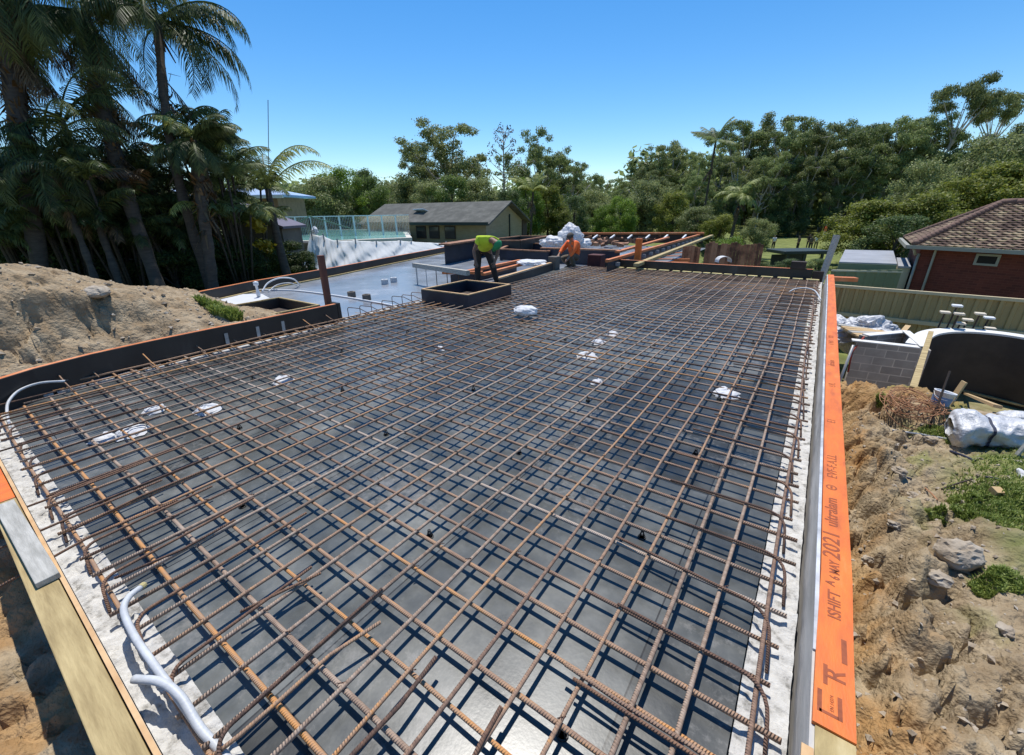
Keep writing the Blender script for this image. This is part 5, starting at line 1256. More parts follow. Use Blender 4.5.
# green stays of the temporary fence
tag(MB().tube([tuple(atd(284, 232, 22)), tuple(atd(309, 216, 22)), tuple(atd(352, 229, 22))], .03, 6).build('fence_stay', mat('green_steel', two((.10, .25, .19)))), 'thin green stay bars crossing before the glass fence', 'stay')
# low wire fence along the left boundary and a stone wall under the pool
ww = thing('wire_fence', tuple(atd(200, 290, 14)), 'thin wire fence on steel posts in front of the dark palms', 'fence')
fp_ = [atd(x, y, d_) for x, y, d_ in ((90, 258, 12.5), (160, 260, 13.5), (230, 259, 15), (312, 253, 18))]
for z in (0, -.35, -.7, -1.0):
    mb = MB(); mb.tube([p + Vector((0, 0, z)) for p in fp_], .008, 5); mb.build('wire', MT['steel_pale'], ww)
for p in fp_: MB().tube([(p.x, p.y, -.6), (p.x, p.y, p.z + .05)], .025, 6).build('post', MT['dark_timber'], ww)
MT['stone'] = mat('dark_stone', [(.3, (.07, .058, .045)), (.7, (.24, .20, .16))], scale=1.6, rough=.95, detail=8)
a, b = atd(282, 243, 22), atd(330, 243, 22); tag(MB().bar((a.x, a.y, (a.z - .8) / 2), (b.x, b.y, (a.z - .8) / 2), .4, a.z + .8).build('stone_wall', MT['stone']), 'dark rough stone wall under the pool edge', 'wall')

def gable(name, a, b, depth_v, ze, rise, mw, mr, lb, cat, zb=-.8, over=.35, skew=0):
    """building: front wall a-b (gable end), running back along depth_v"""
    t = thing(name, ((a.x + b.x) / 2, (a.y + b.y) / 2, zb), lb, cat)
    a, b = Vector((a.x, a.y, 0)), Vector((b.x, b.y, 0)); m_ = a.lerp(b, .5 + skew); f = (b - a).normalized()
    mb = MB(); pr = [a + Vector((0, 0, zb)), b + Vector((0, 0, zb)), b + Vector((0, 0, ze)), m_ + Vector((0, 0, ze + rise)), a + Vector((0, 0, ze))]
    q = [p + depth_v for p in pr]; mb.add(pr + q, [(0, 1, 2, 3, 4), (9, 8, 7, 6, 5), (1, 6, 7, 2), (5, 0, 4, 9)]); mb.build('wall', mw, t)
    dn = depth_v.normalized()
    for e, s_ in ((a, -1), (b, 1)):
        sl = (e + Vector((0, 0, ze)) - (m_ + Vector((0, 0, ze + rise)))); sl_n = sl.normalized()
        lo = e + Vector((0, 0, ze + .06)) + sl_n * over; hi = m_ + Vector((0, 0, ze + rise + .06)); d0 = -dn * over; d1 = depth_v + dn * over
        up_ = Vector((0, 0, .10)); mb = MB(); P = [lo + d0, hi + d0, hi + d1, lo + d1]
        mb.add(P + [p + up_ for p in P], [(0, 1, 2, 3), (7, 6, 5, 4), (0, 4, 5, 1), (1, 5, 6, 2), (2, 6, 7, 3), (3, 7, 4, 0)]); mb.build('roof', mr, t)
    return t
# khaki house with weathered roof beyond the pool: gable end faces right
ga, gb_ = atd(486, 225.5, 27.5), atd(523, 217, 32); ga.z = gb_.z = 0
dv = atd(366, 221, 32.5) - ga; dv.z = 0
zE, zR = atd(486, 223, 27.5).z, atd(507, 203.5, 30.5).z
kh = gable('house', ga, gb_, dv, zE, zR - zE, MT['khaki_wall'], MT['weather_roof'], 'khaki walled house with a long weathered grey roof beyond the white cloth', 'house', zb=-1.2, over=.5)
# its windows on the long wall and gable door, dark fascia
dvn = dv.normalized(); gn_ = Vector((dvn.y, -dvn.x, 0)); gn_ = gn_ if gn_.y < 0 else -gn_
for u in (2.5, 3.9, 5.1):
    c = ga + dvn * u + gn_ * .03; m_ = MB(); m_.bar((c.x, c.y, zE - .62), (c.x + dvn.x * .9, c.y + dvn.y * .9, zE - .62), .06, .85); f_ = m_.build('window', MT['dark_timber'], kh)
    m_ = MB(); c2 = c + gn_ * .032; m_.bar((c2.x + dvn.x * .06, c2.y + dvn.y * .06, zE - .62), (c2.x + dvn.x * .84, c2.y + dvn.y * .84, zE - .62), .01, .72); m_.build('pane', MT['glass_dark'], f_)
c = ga + dvn * 7.4 + gn_ * .04; MB().bar((c.x, c.y, zE - .9), (c.x + dvn.x * 1.3, c.y + dvn.y * 1.3, zE - .9), .06, 1.9).build('door', MT['dark_timber'], kh)
c = ga + gn_ * .55 - dvn * .5; MB().bar((c.x, c.y, zE - .02), (c.x + dv.x, c.y + dv.y, zE - .02), .08, .18).build('fascia', MT['dark_green'], kh)
gd = (gb_ - ga).normalized(); gq = ga + gd * 3.3; o_ = Vector((gd.y, -gd.x, 0)); o_ = o_ if o_.x > 0 else -o_
MB().bar(gq + o_ * .05 + Vector((0, 0, -1.1)), gq + o_ * .05 + Vector((0, 0, 1.6)), .08, .06, up=gd).build('downpipe', MT['dark_green'], kh)
gq = ga + gd * 5.4 + o_ * .04; MB().bar(gq + Vector((0, 0, .3)), gq + gd * .8 + Vector((0, 0, .3)), .06, 1.7).build('door', MT['dark_timber'], kh)
a = ga + dvn * 6.5 + Vector((0, 0, 0)); sk = (gb_ - ga) * .25
z_s = zE + (zR - zE) * .5 + .2; MB().rbox((a.x + sk.x, a.y + sk.y, z_s), (1.1, .8, .06), .01, Matrix.Rotation(R_(18), 3, Vector(dvn))).build('skylight', MT['white_paint'], kh)
# brown shed with a mauve roof edge behind the palms
a, b = atd(212, 232, 17.5), atd(283, 236, 17.5); a.z = b.z = 0; bk = Vector((-(b.y - a.y), b.x - a.x, 0)).normalized() * 1.6
gable('shed', a, b, bk, atd(310, 228, 17.5).z, .95, MT['shed_brown'], MT['purple_roof'], 'brown grey shed with a mauve roof edge behind the slender palm', 'shed', zb=-1, over=.2, skew=-.35)
# light blue roofed house behind
a, b = atd(140, 196, 25), atd(283, 195, 25); zE_ = atd(250, 197, 25).z; a.z = b.z = 0
t = thing('house', ((a.x + b.x) / 2, (a.y + b.y) / 2, -.5), 'pale house with a low blue grey roof behind the dark palms', 'house')
bk = Vector((-(b.y - a.y), b.x - a.x, 0)).normalized(); fx = (b - a).normalized()
mb = MB(); slab_quad(a + bk * .6, b - fx * .7 + bk * .6, bk * 3.6, -.6, zE_, mb); mb.build('wall', mat('brown_brick', two((.28, .16, .09))), t)  # brown brick with random mottling
mb = MB(); z1 = zE_ + .12
mb.add([Vector((*a.xy, zE_)), Vector((*b.xy, zE_)), Vector((*(b + bk * 4.5).xy, zE_)), Vector((*(a + bk * 4.5).xy, zE_)), Vector((*a.xy, z1)), Vector((*b.xy, z1)), Vector((*(b + bk * 4.5).xy, z1)), Vector((*(a + bk * 4.5).xy, z1)),
        Vector((*(a + bk * 2.2).xy, z1 + .5)), Vector((*(b - fx * 2 + bk * 2.2).xy, z1 + .5))], [(3, 2, 1, 0), (0, 1, 5, 4), (1, 2, 6, 5), (4, 5, 9, 8), (5, 6, 9), (7, 8, 9, 6), (4, 8, 7, 3, 0)]); mb.build('roof', MT['blue_roof'], t)
MB().bar(a + Vector((0, 0, zE_)) - bk * .05, b + Vector((0, 0, zE_)) - bk * .05, .1, .16).build('gutter', MT['pool_edge'], t)
for k in (.42, .55, .75):
    c = a.lerp(b, k) + bk * .55; MB().bar((c.x, c.y, zE_ - 1.3), (c.x + fx.x, c.y + fx.y, zE_ - 1.3), .06, 1.2).build('window', MT['white_paint'], t)

# ================================================================== people
def skin_mesh(name, J, edges, m, parent, sub=2, root=None):
    """continuous surface grown over joints J = {name: (pos, radius or (rx, ry))}; local to the parent"""
    keys = list(J); me = bpy.data.meshes.new(name)
    me.from_pydata([J[k][0] for k in keys], [(keys.index(a), keys.index(b)) for a, b in edges], [])
    o = bpy.data.objects.new(name, me); COL.objects.link(o)
    o.modifiers.new('skin', 'SKIN'); s2 = o.modifiers.new('sub', 'SUBSURF'); s2.levels = s2.render_levels = sub
    for v, k in zip(me.skin_vertices[0].data, keys):
        r = J[k][1]; v.radius = (r, r) if not hasattr(r, '__len__') else r; v.use_root = (k == (root or keys[0]))
    dg = bpy.context.evaluated_depsgraph_get(); m2 = bpy.data.meshes.new_from_object(o.evaluated_get(dg)); bpy.data.objects.remove(o)
    m2.materials.clear(); m2.materials.append(m); m2.polygons.foreach_set('use_smooth', [True] * len(m2.polygons))
    o = bpy.data.objects.new(name, m2); COL.objects.link(o); o.parent = parent
    return o
def lerp3(a, b, t): return tuple(a[i] + (b[i] - a[i]) * t for i in range(3))
def person(loc, rz, P, lb, shirt, trousers, cap=None, skin='skin', hair='dark_cap', scale=1.0, shirt_long=.35, boots='boot', group=None, fingers=True, shorts=False):
    """P: joint positions; x = right in the picture, -y = towards the viewer"""
    t = thing('person', loc, lb, 'person', rz, group); t.scale = (scale,) * 3
    J = {'pelvis': (P['pelvis'], (.13, .105)), 'waist': (lerp3(P['pelvis'], P['chest'], .45), (.115, .09)), 'chest': (P['chest'], (.155, .105)), 'neck': (P['neck'], .056), 'headb': (lerp3(P['neck'], P['head'], .55), .075), 'head': (P['head'], (.086, .098)), 'crown': (P['crown'], .062)}
    E_ = [('pelvis', 'waist'), ('waist', 'chest'), ('chest', 'neck'), ('neck', 'headb'), ('headb', 'head'), ('head', 'crown')]
    for s_ in 'lr':
        sh, el, wr, ha = P['sh' + s_], P['el' + s_], P['wr' + s_], P['ha' + s_]
        J.update({'sh' + s_: (sh, .062), 'ua' + s_: (lerp3(sh, el, .45), .05), 'el' + s_: (el, .042), 'fa' + s_: (lerp3(el, wr, .35), .041), 'wr' + s_: (wr, .027), 'pa' + s_: (lerp3(wr, ha, .55), (.04, .024)), 'ha' + s_: (ha, (.036, .02))})
        E_ += [('chest', 'sh' + s_), ('sh' + s_, 'ua' + s_), ('ua' + s_, 'el' + s_), ('el' + s_, 'fa' + s_), ('fa' + s_, 'wr' + s_), ('wr' + s_, 'pa' + s_), ('pa' + s_, 'ha' + s_)]
        hp, kn, an, to = P['hp' + s_], P['kn' + s_], P['an' + s_], P['to' + s_]
        J.update({'hp' + s_: (hp, .088), 'th' + s_: (lerp3(hp, kn, .5), .075), 'kn' + s_: (kn, .055), 'ca' + s_: (lerp3(kn, an, .35), .055), 'an' + s_: (an, .038), 'to' + s_: (to, (.042, .032))})
        E_ += [('pelvis', 'hp' + s_), ('hp' + s_, 'th' + s_), ('th' + s_, 'kn' + s_), ('kn' + s_, 'ca' + s_), ('ca' + s_, 'an' + s_), ('an' + s_, 'to' + s_)]
        if fingers:
            d_ = Vector(ha) - Vector(wr); d_.normalize(); sd_ = d_.cross(Vector((0, 0, 1)) if abs(d_.z) < .8 else Vector((0, 1, 0))).normalized(); pn = d_.cross(sd_)
            for f_, (off, ln) in enumerate(((-.030, .07), (-.010, .085), (.011, .08), (.030, .062))):
                b0 = Vector(ha) + sd_ * off; c1 = b0 + d_ * ln * .5 + pn * .006; c2 = b0 + d_ * ln * .85 + pn * .03
                for n_, c, r in (('a', c1, .0095), ('b', c2, .008)): J[f'f{s_}{f_}{n_}'] = (tuple(c), r)
                E_ += [('ha' + s_, f'f{s_}{f_}a'), (f'f{s_}{f_}a', f'f{s_}{f_}b')]
            th = Vector(lerp3(wr, ha, .45)); t1 = th + sd_ * -.055 + d_ * .03; t2 = t1 + d_ * .04 + sd_ * -.006
            J[f't{s_}a'] = (tuple(t1), .0115); J[f't{s_}b'] = (tuple(t2), .009); E_ += [('pa' + s_, f't{s_}a'), (f't{s_}a', f't{s_}b')]
    body = skin_mesh('body', J, E_, MT[skin], t)
    # clothes follow the same joints, a little fuller
    Js = {}; Es = []
    def put(k, p, r): Js[k] = (p, r)
    put('chest', P['chest'], (.225, .185)); put('waist', lerp3(P['pelvis'], P['chest'], .45), (.175, .14)); put('hem', lerp3(P['pelvis'], P['chest'], .08), (.175, .145)); put('neck', lerp3(P['chest'], P['neck'], .7), .10)
    Es = [('chest', 'waist'), ('waist', 'hem'), ('chest', 'neck')]
    for s_ in 'lr':
        put('sh' + s_, P['sh' + s_], .098); k = shirt_long
        put('sl' + s_, lerp3(P['sh' + s_], P['el' + s_], min(1, k * 1.6)), .066); Es += [('chest', 'sh' + s_), ('sh' + s_, 'sl' + s_)]
        if k > .7: put('s2' + s_, lerp3(P['el' + s_], P['wr' + s_], .7), .048); Es += [('sl' + s_, 's2' + s_)]
    skin_mesh('shirt', Js, Es, MT[shirt], t, root='chest')
    Jt = {'pelvis': (P['pelvis'], (.15, .128)), 'belt': (lerp3(P['pelvis'], P['chest'], .2), (.138, .112))}; Et = [('pelvis', 'belt')]
    for s_ in 'lr':
        Jt['hp' + s_] = (P['hp' + s_], .105); Jt['th' + s_] = (lerp3(P['hp' + s_], P['kn' + s_], .5), .095); Jt['kn' + s_] = (P['kn' + s_], .078); Et += [('pelvis', 'hp' + s_), ('hp' + s_, 'th' + s_), ('th' + s_, 'kn' + s_)]
        if not shorts:
            Jt['ca' + s_] = (lerp3(P['kn' + s_], P['an' + s_], .4), .076); Jt['an' + s_] = (lerp3(P['kn' + s_], P['an' + s_], .9), .062); Et += [('kn' + s_, 'ca' + s_), ('ca' + s_, 'an' + s_)]
    skin_mesh('trousers', Jt, Et, MT[trousers], t, root='pelvis')
    for s_ in 'lr':
        an, to = Vector(P['an' + s_]), Vector(P['to' + s_]); hl = an - (to - an).normalized() * .06
        skin_mesh('boot', {'a': (tuple(an + Vector((0, 0, .07))), .056), 'b': (tuple(an), .06), 'h': (tuple(Vector((hl.x, hl.y, min(an.z, to.z) + .01))), .042), 'm': (tuple(an.lerp(to, .6) + Vector((0, 0, -.012))), (.05, .04)), 't': (tuple(to + (to - an).normalized() * .05), (.045, .034))},
                  [('a', 'b'), ('b', 'h'), ('b', 'm'), ('m', 't')], MT[boots], t, 2, 'b')
    # face, hair / cap
    hd, cr, nk = Vector(P['head']), Vector(P['crown']), Vector(P['neck']); upd = (cr - nk).normalized(); fw = Vector(P['face']).normalized(); fw = (fw - upd * fw.dot(upd)).normalized(); sdv = fw.cross(upd)
    mb = MB()
    mb.blob(hd + fw * .098 - upd * .012, (.014, .014, .018), 1, .0, 2); 
    for s_ in (-1, 1): mb.blob(hd + sdv * s_ * .085 - upd * .01, (.014, .022, .03), 2, .0, 2)
    mb.build('nose_and_ears', MT[skin], t, True, local=True)
    mb = MB()
    for s_ in (-1, 1): mb.blob(hd + fw * .086 + sdv * s_ * .033 + upd * .008, (.012, .012, .009), 1, 0, 2)
    mb.build('eyes', MT['glass_dark'], t, True, local=True)
    mb = MB(); mb.blob(hd + fw * .083 - upd * .05, (.024, .014, .007), 1, 0, 2); mb.build('mouth', MT['orange_worn'], t, True, local=True)
    bm_ = Matrix((sdv, fw, upd)).transposed(); n = 20; vs = []; fs = []; rows = 7
    for r in range(rows + 1):
        a = r / rows * math.pi / 2
        for j in range(n):
            an = 2 * math.pi * j / n; q = Vector((.102 * math.cos(a) * math.cos(an), .118 * math.cos(a) * math.sin(an), .092 * math.sin(a) - (.045 if not cap and math.sin(an) < .3 else 0) * math.cos(a)))
            vs.append(hd + upd * .028 + bm_ @ q)
    for r in range(rows):
        for j in range(n): fs.append((r * n + j, r * n + (j + 1) % n, (r + 1) * n + (j + 1) % n, (r + 1) * n + j))
    mb = MB().add(vs, fs)
    hat = mb.build('cap' if cap else 'hair', MT[cap or hair], t, True, local=True)
    if cap:
        mb = MB(); vs = []
        for j in range(11):
            an = math.pi * (.12 + .76 * j / 10); a0 = hd + upd * .03 + bm_ @ Vector((.1 * math.cos(an), .114 * math.sin(an), 0)); a1 = hd + upd * .012 + bm_ @ Vector((.095 * math.cos(an), .114 * math.sin(an) + .075 * math.sin(an), 0)); vs += [a0, a1, a0 + upd * .008, a1 + upd * .008]
        fs = []
        for j in range(10): k = j * 4; fs += [(k, k + 1, k + 5, k + 4), (k + 2, k + 6, k + 7, k + 3), (k + 1, k + 3, k + 7, k + 5)]
        mb.add(vs, fs).build('peak', MT[cap], t, True, local=True)
    return t

# worker one: bending forward over the trough, head down to the right
P1 = dict(pelvis=(-.10, .06, .86), chest=(.05, -.20, 1.10), neck=(.17, -.37, 1.09), head=(.245, -.45, 1.02), crown=(.30, -.515, .97), face=(.12, -.25, -1),
          shl=(-.15, -.24, 1.11), ell=(-.27, -.30, .86), wrl=(-.23, -.38, .67), hal=(-.21, -.42, .58), shr=(.23, -.16, 1.05), elr=(.27, -.24, .84), wrr=(.20, -.38, .65), har=(.17, -.42, .57),
          hpl=(-.21, .05, .83), knl=(-.22, -.03, .46), anl=(-.24, .04, .09), tol=(-.26, -.12, .05), hpr=(.03, .08, .83), knr=(.14, -.02, .46), anr=(.22, .06, .09), tor=(.26, -.10, .05))
f1 = at(488, 288, 0.0)
person((f1.x, f1.y, .0), R_(35), P1, 'worker in a lime shirt and green cap bending forward over the form', 'lime', 'navy_cloth', 'green_cap', 'skin_dark', scale=1.10)
# worker two: crouching, facing left
P2 = dict(pelvis=(.10, .02, .36), chest=(-.08, -.06, .70), neck=(-.18, -.09, .85), head=(-.24, -.11, .945), crown=(-.27, -.12, 1.035), face=(-1, -.25, -.35),
          shl=(-.12, -.25, .75), ell=(-.29, -.29, .53), wrl=(-.42, -.26, .38), hal=(-.49, -.25, .32), shr=(-.12, .14, .75), elr=(-.32, .16, .57), wrr=(-.48, .10, .45), har=(-.55, .08, .40),
          hpl=(.07, -.10, .34), knl=(-.30, -.20, .48), anl=(-.10, -.18, .09), tol=(-.26, -.20, .05), hpr=(.07, .12, .34), knr=(-.27, .22, .34), anr=(.06, .20, .09), tor=(-.10, .22, .05))
f2 = at(573, 269.5, -.119)
person((f2.x, f2.y, -.119), R_(68), P2, 'crouching worker in a bright orange shirt and dark cap', 'orange_cloth', 'khaki_cloth', 'dark_cap', 'skin', shirt_long=.8, scale=1.18)
# people in the park: tiny
PS = dict(pelvis=(0, 0, .93), chest=(0, -.01, 1.28), neck=(0, 0, 1.47), head=(0, -.02, 1.62), crown=(0, -.01, 1.72), face=(0, -1, 0), shl=(-.19, 0, 1.40), ell=(-.24, .03, 1.12), wrl=(-.23, -.06, .9), hal=(-.23, -.09, .82), shr=(.19, 0, 1.40), elr=(.24, .03, 1.12), wrr=(.23, -.06, .9), har=(.23, -.09, .82),
          hpl=(-.1, 0, .9), knl=(-.12, -.02, .5), anl=(-.12, .02, .09), tol=(-.14, -.13, .05), hpr=(.1, 0, .9), knr=(.13, -.04, .5), anr=(.14, .04, .09), tor=(.17, -.11, .05))
def g_at(px, dist):
    p = atd(px, 228, dist); return Vector((p.x, p.y, surf_z(GROUND, p.x, p.y)))
for px, dd, sh_, tr_, lb in ((777, 52, 'white_cloth', 'navy_cloth', 'distant person in white at the left end of the lawn'), (802, 50, 'dark_cap', 'navy_cloth', 'distant person in dark clothes standing left on the lawn'), (812, 54, 'navy_cloth', 'navy_cloth', 'distant person all in black in the middle of the lawn'),
                              (820, 53, 'white_cloth', 'khaki_cloth', 'distant person in a white top beside the one in black'), (826, 50, 'orange_cloth', 'white_cloth', 'distant person in a red top at the right of the lawn'), (815, 51, 'khaki_cloth', 'navy_cloth', 'distant person in brown near the one in black')):
    p = g_at(px, dd); person(tuple(p), R_(random.uniform(0, 360)), PS, lb, sh_, tr_, None, 'skin', fingers=False)

# ================================================================== palms
def frond(V, MI, base, az, L, el, droop, nl=42, wl=.52, seed=0, curl=.5, mi=0, lw=.022, rib=True, hang=.5):
    """one feather leaf: rachis arching out at azimuth az, leaflets both sides"""
    rnd = random.Random(seed); dirh = Vector((math.cos(az), math.sin(az), 0)); side = Vector((-dirh.y, dirh.x, 0)); pts = []; p = Vector(base); a = el; n = 16
    for i in range(n + 1):
        pts.append(p.copy()); a -= droop / n * (.35 + 1.3 * i / n); p = p + (dirh * math.cos(a) + Vector((0, 0, math.sin(a)))) * (L / n)
    for i in range(n):
        w_ = .03 * (1 - i / n) + .006
        for dv_ in (side, Vector((0, 0, 1))):
            V += [pts[i] - dv_ * w_, pts[i] + dv_ * w_, pts[i + 1] + dv_ * w_ * .9, pts[i + 1] - dv_ * w_ * .9]; MI.append(mi)
    for k in range(nl):
        t_ = .14 + .85 * k / nl; f_ = t_ * n; i = min(int(f_), n - 1); q = pts[i].lerp(pts[i + 1], f_ - i); tg = (pts[i + 1] - pts[i]).normalized(); nrm = side.cross(tg)
        ln = wl * (.45 + .75 * math.sin(math.pi * min(1, t_ * .95 + .08))) * rnd.uniform(.85, 1.1)
        for s_ in (-1, 1):
            dd = (side * s_ * .85 + tg * .55 + nrm * rnd.uniform(-.05, .3)).normalized(); d1 = (dd + Vector((0, 0, -hang * rnd.uniform(.5, 1.2)))).normalized(); d2 = (dd + Vector((0, 0, -hang * 2.4 * rnd.uniform(.7, 1.2)))).normalized()
            wv = tg * lw; m_ = q + d1 * ln * .5; e = m_ + d2 * ln * .5
            V += [q - wv * .5, q + wv * .5, m_ + wv, m_ - wv, m_ - wv, m_ + wv, e + wv * .1, e - wv * .1]; MI += [mi, mi]
def crown_obj(V, MI, parent, mats, org, name='crown'):
    me = np_mesh(name, [tuple(Vector(v) - Vector(org)) for v in V], 4, mats, MI); o = bpy.data.objects.new(name, me); COL.objects.link(o); o.parent = parent; o.matrix_basis = wmat(parent).inverted() @ Matrix.Translation(org); return o
def trunk_pts(base, top, bow=.0, n=10):
    base, top = Vector(base), Vector(top); s_ = Vector((.57, -.82, 0)); return [base.lerp(top, i / n) + s_ * bow * math.sin(math.pi * i / n) for i in range(n + 1)]
def palm(base, top, r0, r1, nf, L, lb, mats, seed, bow=0, droop=(1.4, 2.3), el=(-.3, 1.25), skirt=0, wl=.55, shag=0, bark='bark_dark', azs=None, nl=42, hang=.5, name='palm_tree', lw=.022, dead_len=.6):
    rnd = random.Random(seed); t = thing(name, tuple(base), lb, 'palm tree'); pts = trunk_pts(base, top, bow, 14)
    rr = [r0 * 1.25] + [r0 + (r1 - r0) * i / 14 + .012 * ((i % 2) * 2 - 1) for i in range(1, 15)]
    mb = MB(); mb.tube(spline(pts, 3), [r for a, b in zip(rr, rr[1:] + rr[-1:]) for r in (a, a * .67 + b * .33, a * .33 + b * .67)][:len(spline(pts, 3))], 12); mb.build('trunk', MT[bark], t, True)
    V, MI = [], []
    for k in range(nf):
        az = (azs[k % len(azs)] + rnd.uniform(-.15, .15)) if azs else k * 2.399 + rnd.uniform(-.3, .3); e = el[0] + (el[1] - el[0]) * ((k * .618) % 1)
        frond(V, MI, pts[-1] + Vector((0, 0, rnd.uniform(-.1, .1))), az, L * rnd.uniform(.8, 1.1), e, rnd.uniform(*droop), nl, wl, seed * 100 + k, mi=0, hang=hang, lw=lw)
    for k in range(skirt):
        frond(V, MI, pts[-1] - (pts[-1] - pts[-5]) * rnd.uniform(0, 1), rnd.uniform(0, 6.28), L * dead_len * rnd.uniform(.6, 1), rnd.uniform(-1.1, -.5), .6, 26, wl * .7, seed * 77 + k, mi=1, hang=.8, lw=lw)
    for k in range(shag):   # boots and fibres round the trunk below the crown
        q = pts[-1].lerp(pts[6], rnd.random()); a = rnd.uniform(0, 6.28); d_ = Vector((math.cos(a), math.sin(a), 0)); s_ = Vector((-d_.y, d_.x, 0)) * rnd.uniform(.02, .06); b0 = q + d_ * r1 * .8; e_ = b0 + d_ * rnd.uniform(.08, .3) + Vector((0, 0, rnd.uniform(-.5, .25)))
        V += [b0 - s_, b0 + s_, e_ + s_ * .4, e_ - s_ * .4]; MI.append(1)
    crown_obj(V, MI, t, mats, pts[-1]); return t
PM = [MT['palm_leaf'], MT['palm_dead']]
def gl(px, py, d_): p = atd(px, py, d_); return Vector((p.x, p.y, -.45))
# big dark palm in the middle of the left group
b0 = atd(158, 283, 11.5); tp = atd(84, 18, 12.0); palm((b0.x, b0.y, -.5), tp, .155, .20, 34, 3.2, 'tall dark palm with a thick shaggy trunk, middle of the left group', PM, 1, bow=.25, droop=(1.2, 2.2), skirt=30, shag=520, wl=.62, nl=52, lw=.02, hang=.7)
b0 = atd(207, 270, 12.5); tp = atd(158, 24, 12.3); palm((b0.x, b0.y, -.5), tp, .14, .11, 16, 3.1, 'tall palm with long drooping fronds against the sky at the left', PM, 2, bow=.5, droop=(1.7, 2.8), skirt=3, wl=.62, shag=40, nl=46, hang=.9, azs=[.1, .5, .9, -.2, -.6, 1.5, 2.4, 3.2, 4.0, 4.8, .3, .7, -.9], el=(-.2, 1.1), lw=.02)
b0 = atd(30, 270, 10.5); tp = atd(2, -30, 10.5); palm((b0.x, b0.y, -.4), tp, .17, .21, 32, 3.1, 'dark shaggy palm at the far left edge', PM, 3, bow=.1, droop=(1.5, 2.6), skirt=30, shag=520, wl=.62, nl=52, lw=.02, hang=.7)
b0 = atd(115, 272, 11); tp = atd(62, 120, 11.2); palm((b0.x, b0.y, -.4), tp, .09, .07, 13, 2.6, 'slim leaning palm between the two dark shaggy palms', PM, 4, droop=(1.6, 2.5), skirt=6, wl=.42, lw=.017)
b0 = atd(92, 272, 10.6); tp = atd(48, 150, 10.8); palm((b0.x, b0.y, -.4), tp, .08, .06, 12, 2.5, 'slim short palm leaning towards the left edge above the soil heap', PM, 5, droop=(1.6, 2.6), skirt=8, wl=.42, lw=.017)
b0 = atd(208, 275, 11.9); tp = atd(194, 142, 11.9); palm((b0.x, b0.y, -.5), tp, .13, .16, 20, 1.35, 'squat palm with a dense dark head in front of the blue roofed house', PM, 6, droop=(1.3, 2.2), skirt=16, shag=160, wl=.36, lw=.016)
# slender palm before the brown shed with two bright fronds
b0 = atd(286, 268, 15); tp = atd(268, 190, 15); t = thing('palm_tree', (b0.x, b0.y, -.5), 'slender palm with two bright arching fronds before the brown shed', 'palm tree')
pts = trunk_pts((b0.x, b0.y, -.5), tp, .1, 12); MB().tube(pts, [.16 - .005 * i for i in range(13)], 10).build('trunk', MT['bark_dark'], t, True)
V, MI = [], []; cr_ = .61
for k, (az, L, el_, dr, mi) in enumerate(((.55, 2.9, 1.3, 2.1, 1), (.5, 2.9, .8, 1.4, 1), (2.6, 2.2, 1.3, 1.5, 0), (1.6, 2.0, 1.4, 1.5, 0), (3.6, 2.2, 1.1, 2.0, 0), (-.8, 2.0, 1.3, 2.0, 0), (4.4, 1.9, .9, 2.0, 0), (3.3, 2.4, 1.45, 1.2, 0))):
    frond(V, MI, pts[-1], az, L, el_, dr, 40, .42, 900 + k, mi=mi, hang=.5, lw=.02)
crown_obj(V, MI, t, [MT['palm_leaf'], MT['palm_bright']], pts[-1])
MB().tube([pts[-1] + Vector((-.1, 0, -.4)), atd(268, 100, 15)], .012, 5).build('spear_leaf', MT['bark_dark'], t)

# bushy cane palms and dark shrubs: each its own thing
def cane_clump(base, H_, n, lb, seed, mats, spread=.9, L=1.5, leaf_n=26, wl=.36):
    rnd = random.Random(seed); t = thing('cane_palm', tuple(base), lb, 'palm'); mb = MB(); V, MI = [], []
    for k in range(n):
        a = rnd.uniform(0, 6.28); r = spread * math.sqrt(rnd.random()); p = Vector(base) + Vector((r * .5 * math.cos(a), r * .5 * math.sin(a), 0)); h = H_ * rnd.uniform(.45, 1); q = p + Vector((r * .6 * math.cos(a), r * .6 * math.sin(a), h))
        mb.tube([p, p.lerp(q, .5) + Vector((0, 0, .05)), q], .035, 6)
        for j in range(6): frond(V, MI, q, j * 1.05 + rnd.random(), L * rnd.uniform(.7, 1.1), rnd.uniform(.5, 1.35), rnd.uniform(1.2, 2.2), leaf_n, wl, seed * 50 + k * 7 + j, mi=1 if rnd.random() < .1 else 0, hang=.45, lw=.02)
    mb.build('canes', MT['bark_dark'], t, True); crown_obj(V, MI, t, mats, base); return t
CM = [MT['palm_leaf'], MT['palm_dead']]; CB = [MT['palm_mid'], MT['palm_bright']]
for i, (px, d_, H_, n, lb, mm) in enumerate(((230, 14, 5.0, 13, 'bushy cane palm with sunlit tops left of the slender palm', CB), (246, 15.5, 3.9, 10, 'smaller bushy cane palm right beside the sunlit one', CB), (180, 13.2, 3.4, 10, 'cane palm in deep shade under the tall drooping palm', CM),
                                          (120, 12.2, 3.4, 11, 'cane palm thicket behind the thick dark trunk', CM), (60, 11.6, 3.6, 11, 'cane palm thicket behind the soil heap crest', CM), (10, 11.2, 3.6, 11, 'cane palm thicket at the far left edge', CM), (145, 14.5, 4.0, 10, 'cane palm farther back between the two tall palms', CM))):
    p = gl(px, 240, d_); cane_clump(p, H_, n, lb, 20 + i, mm)

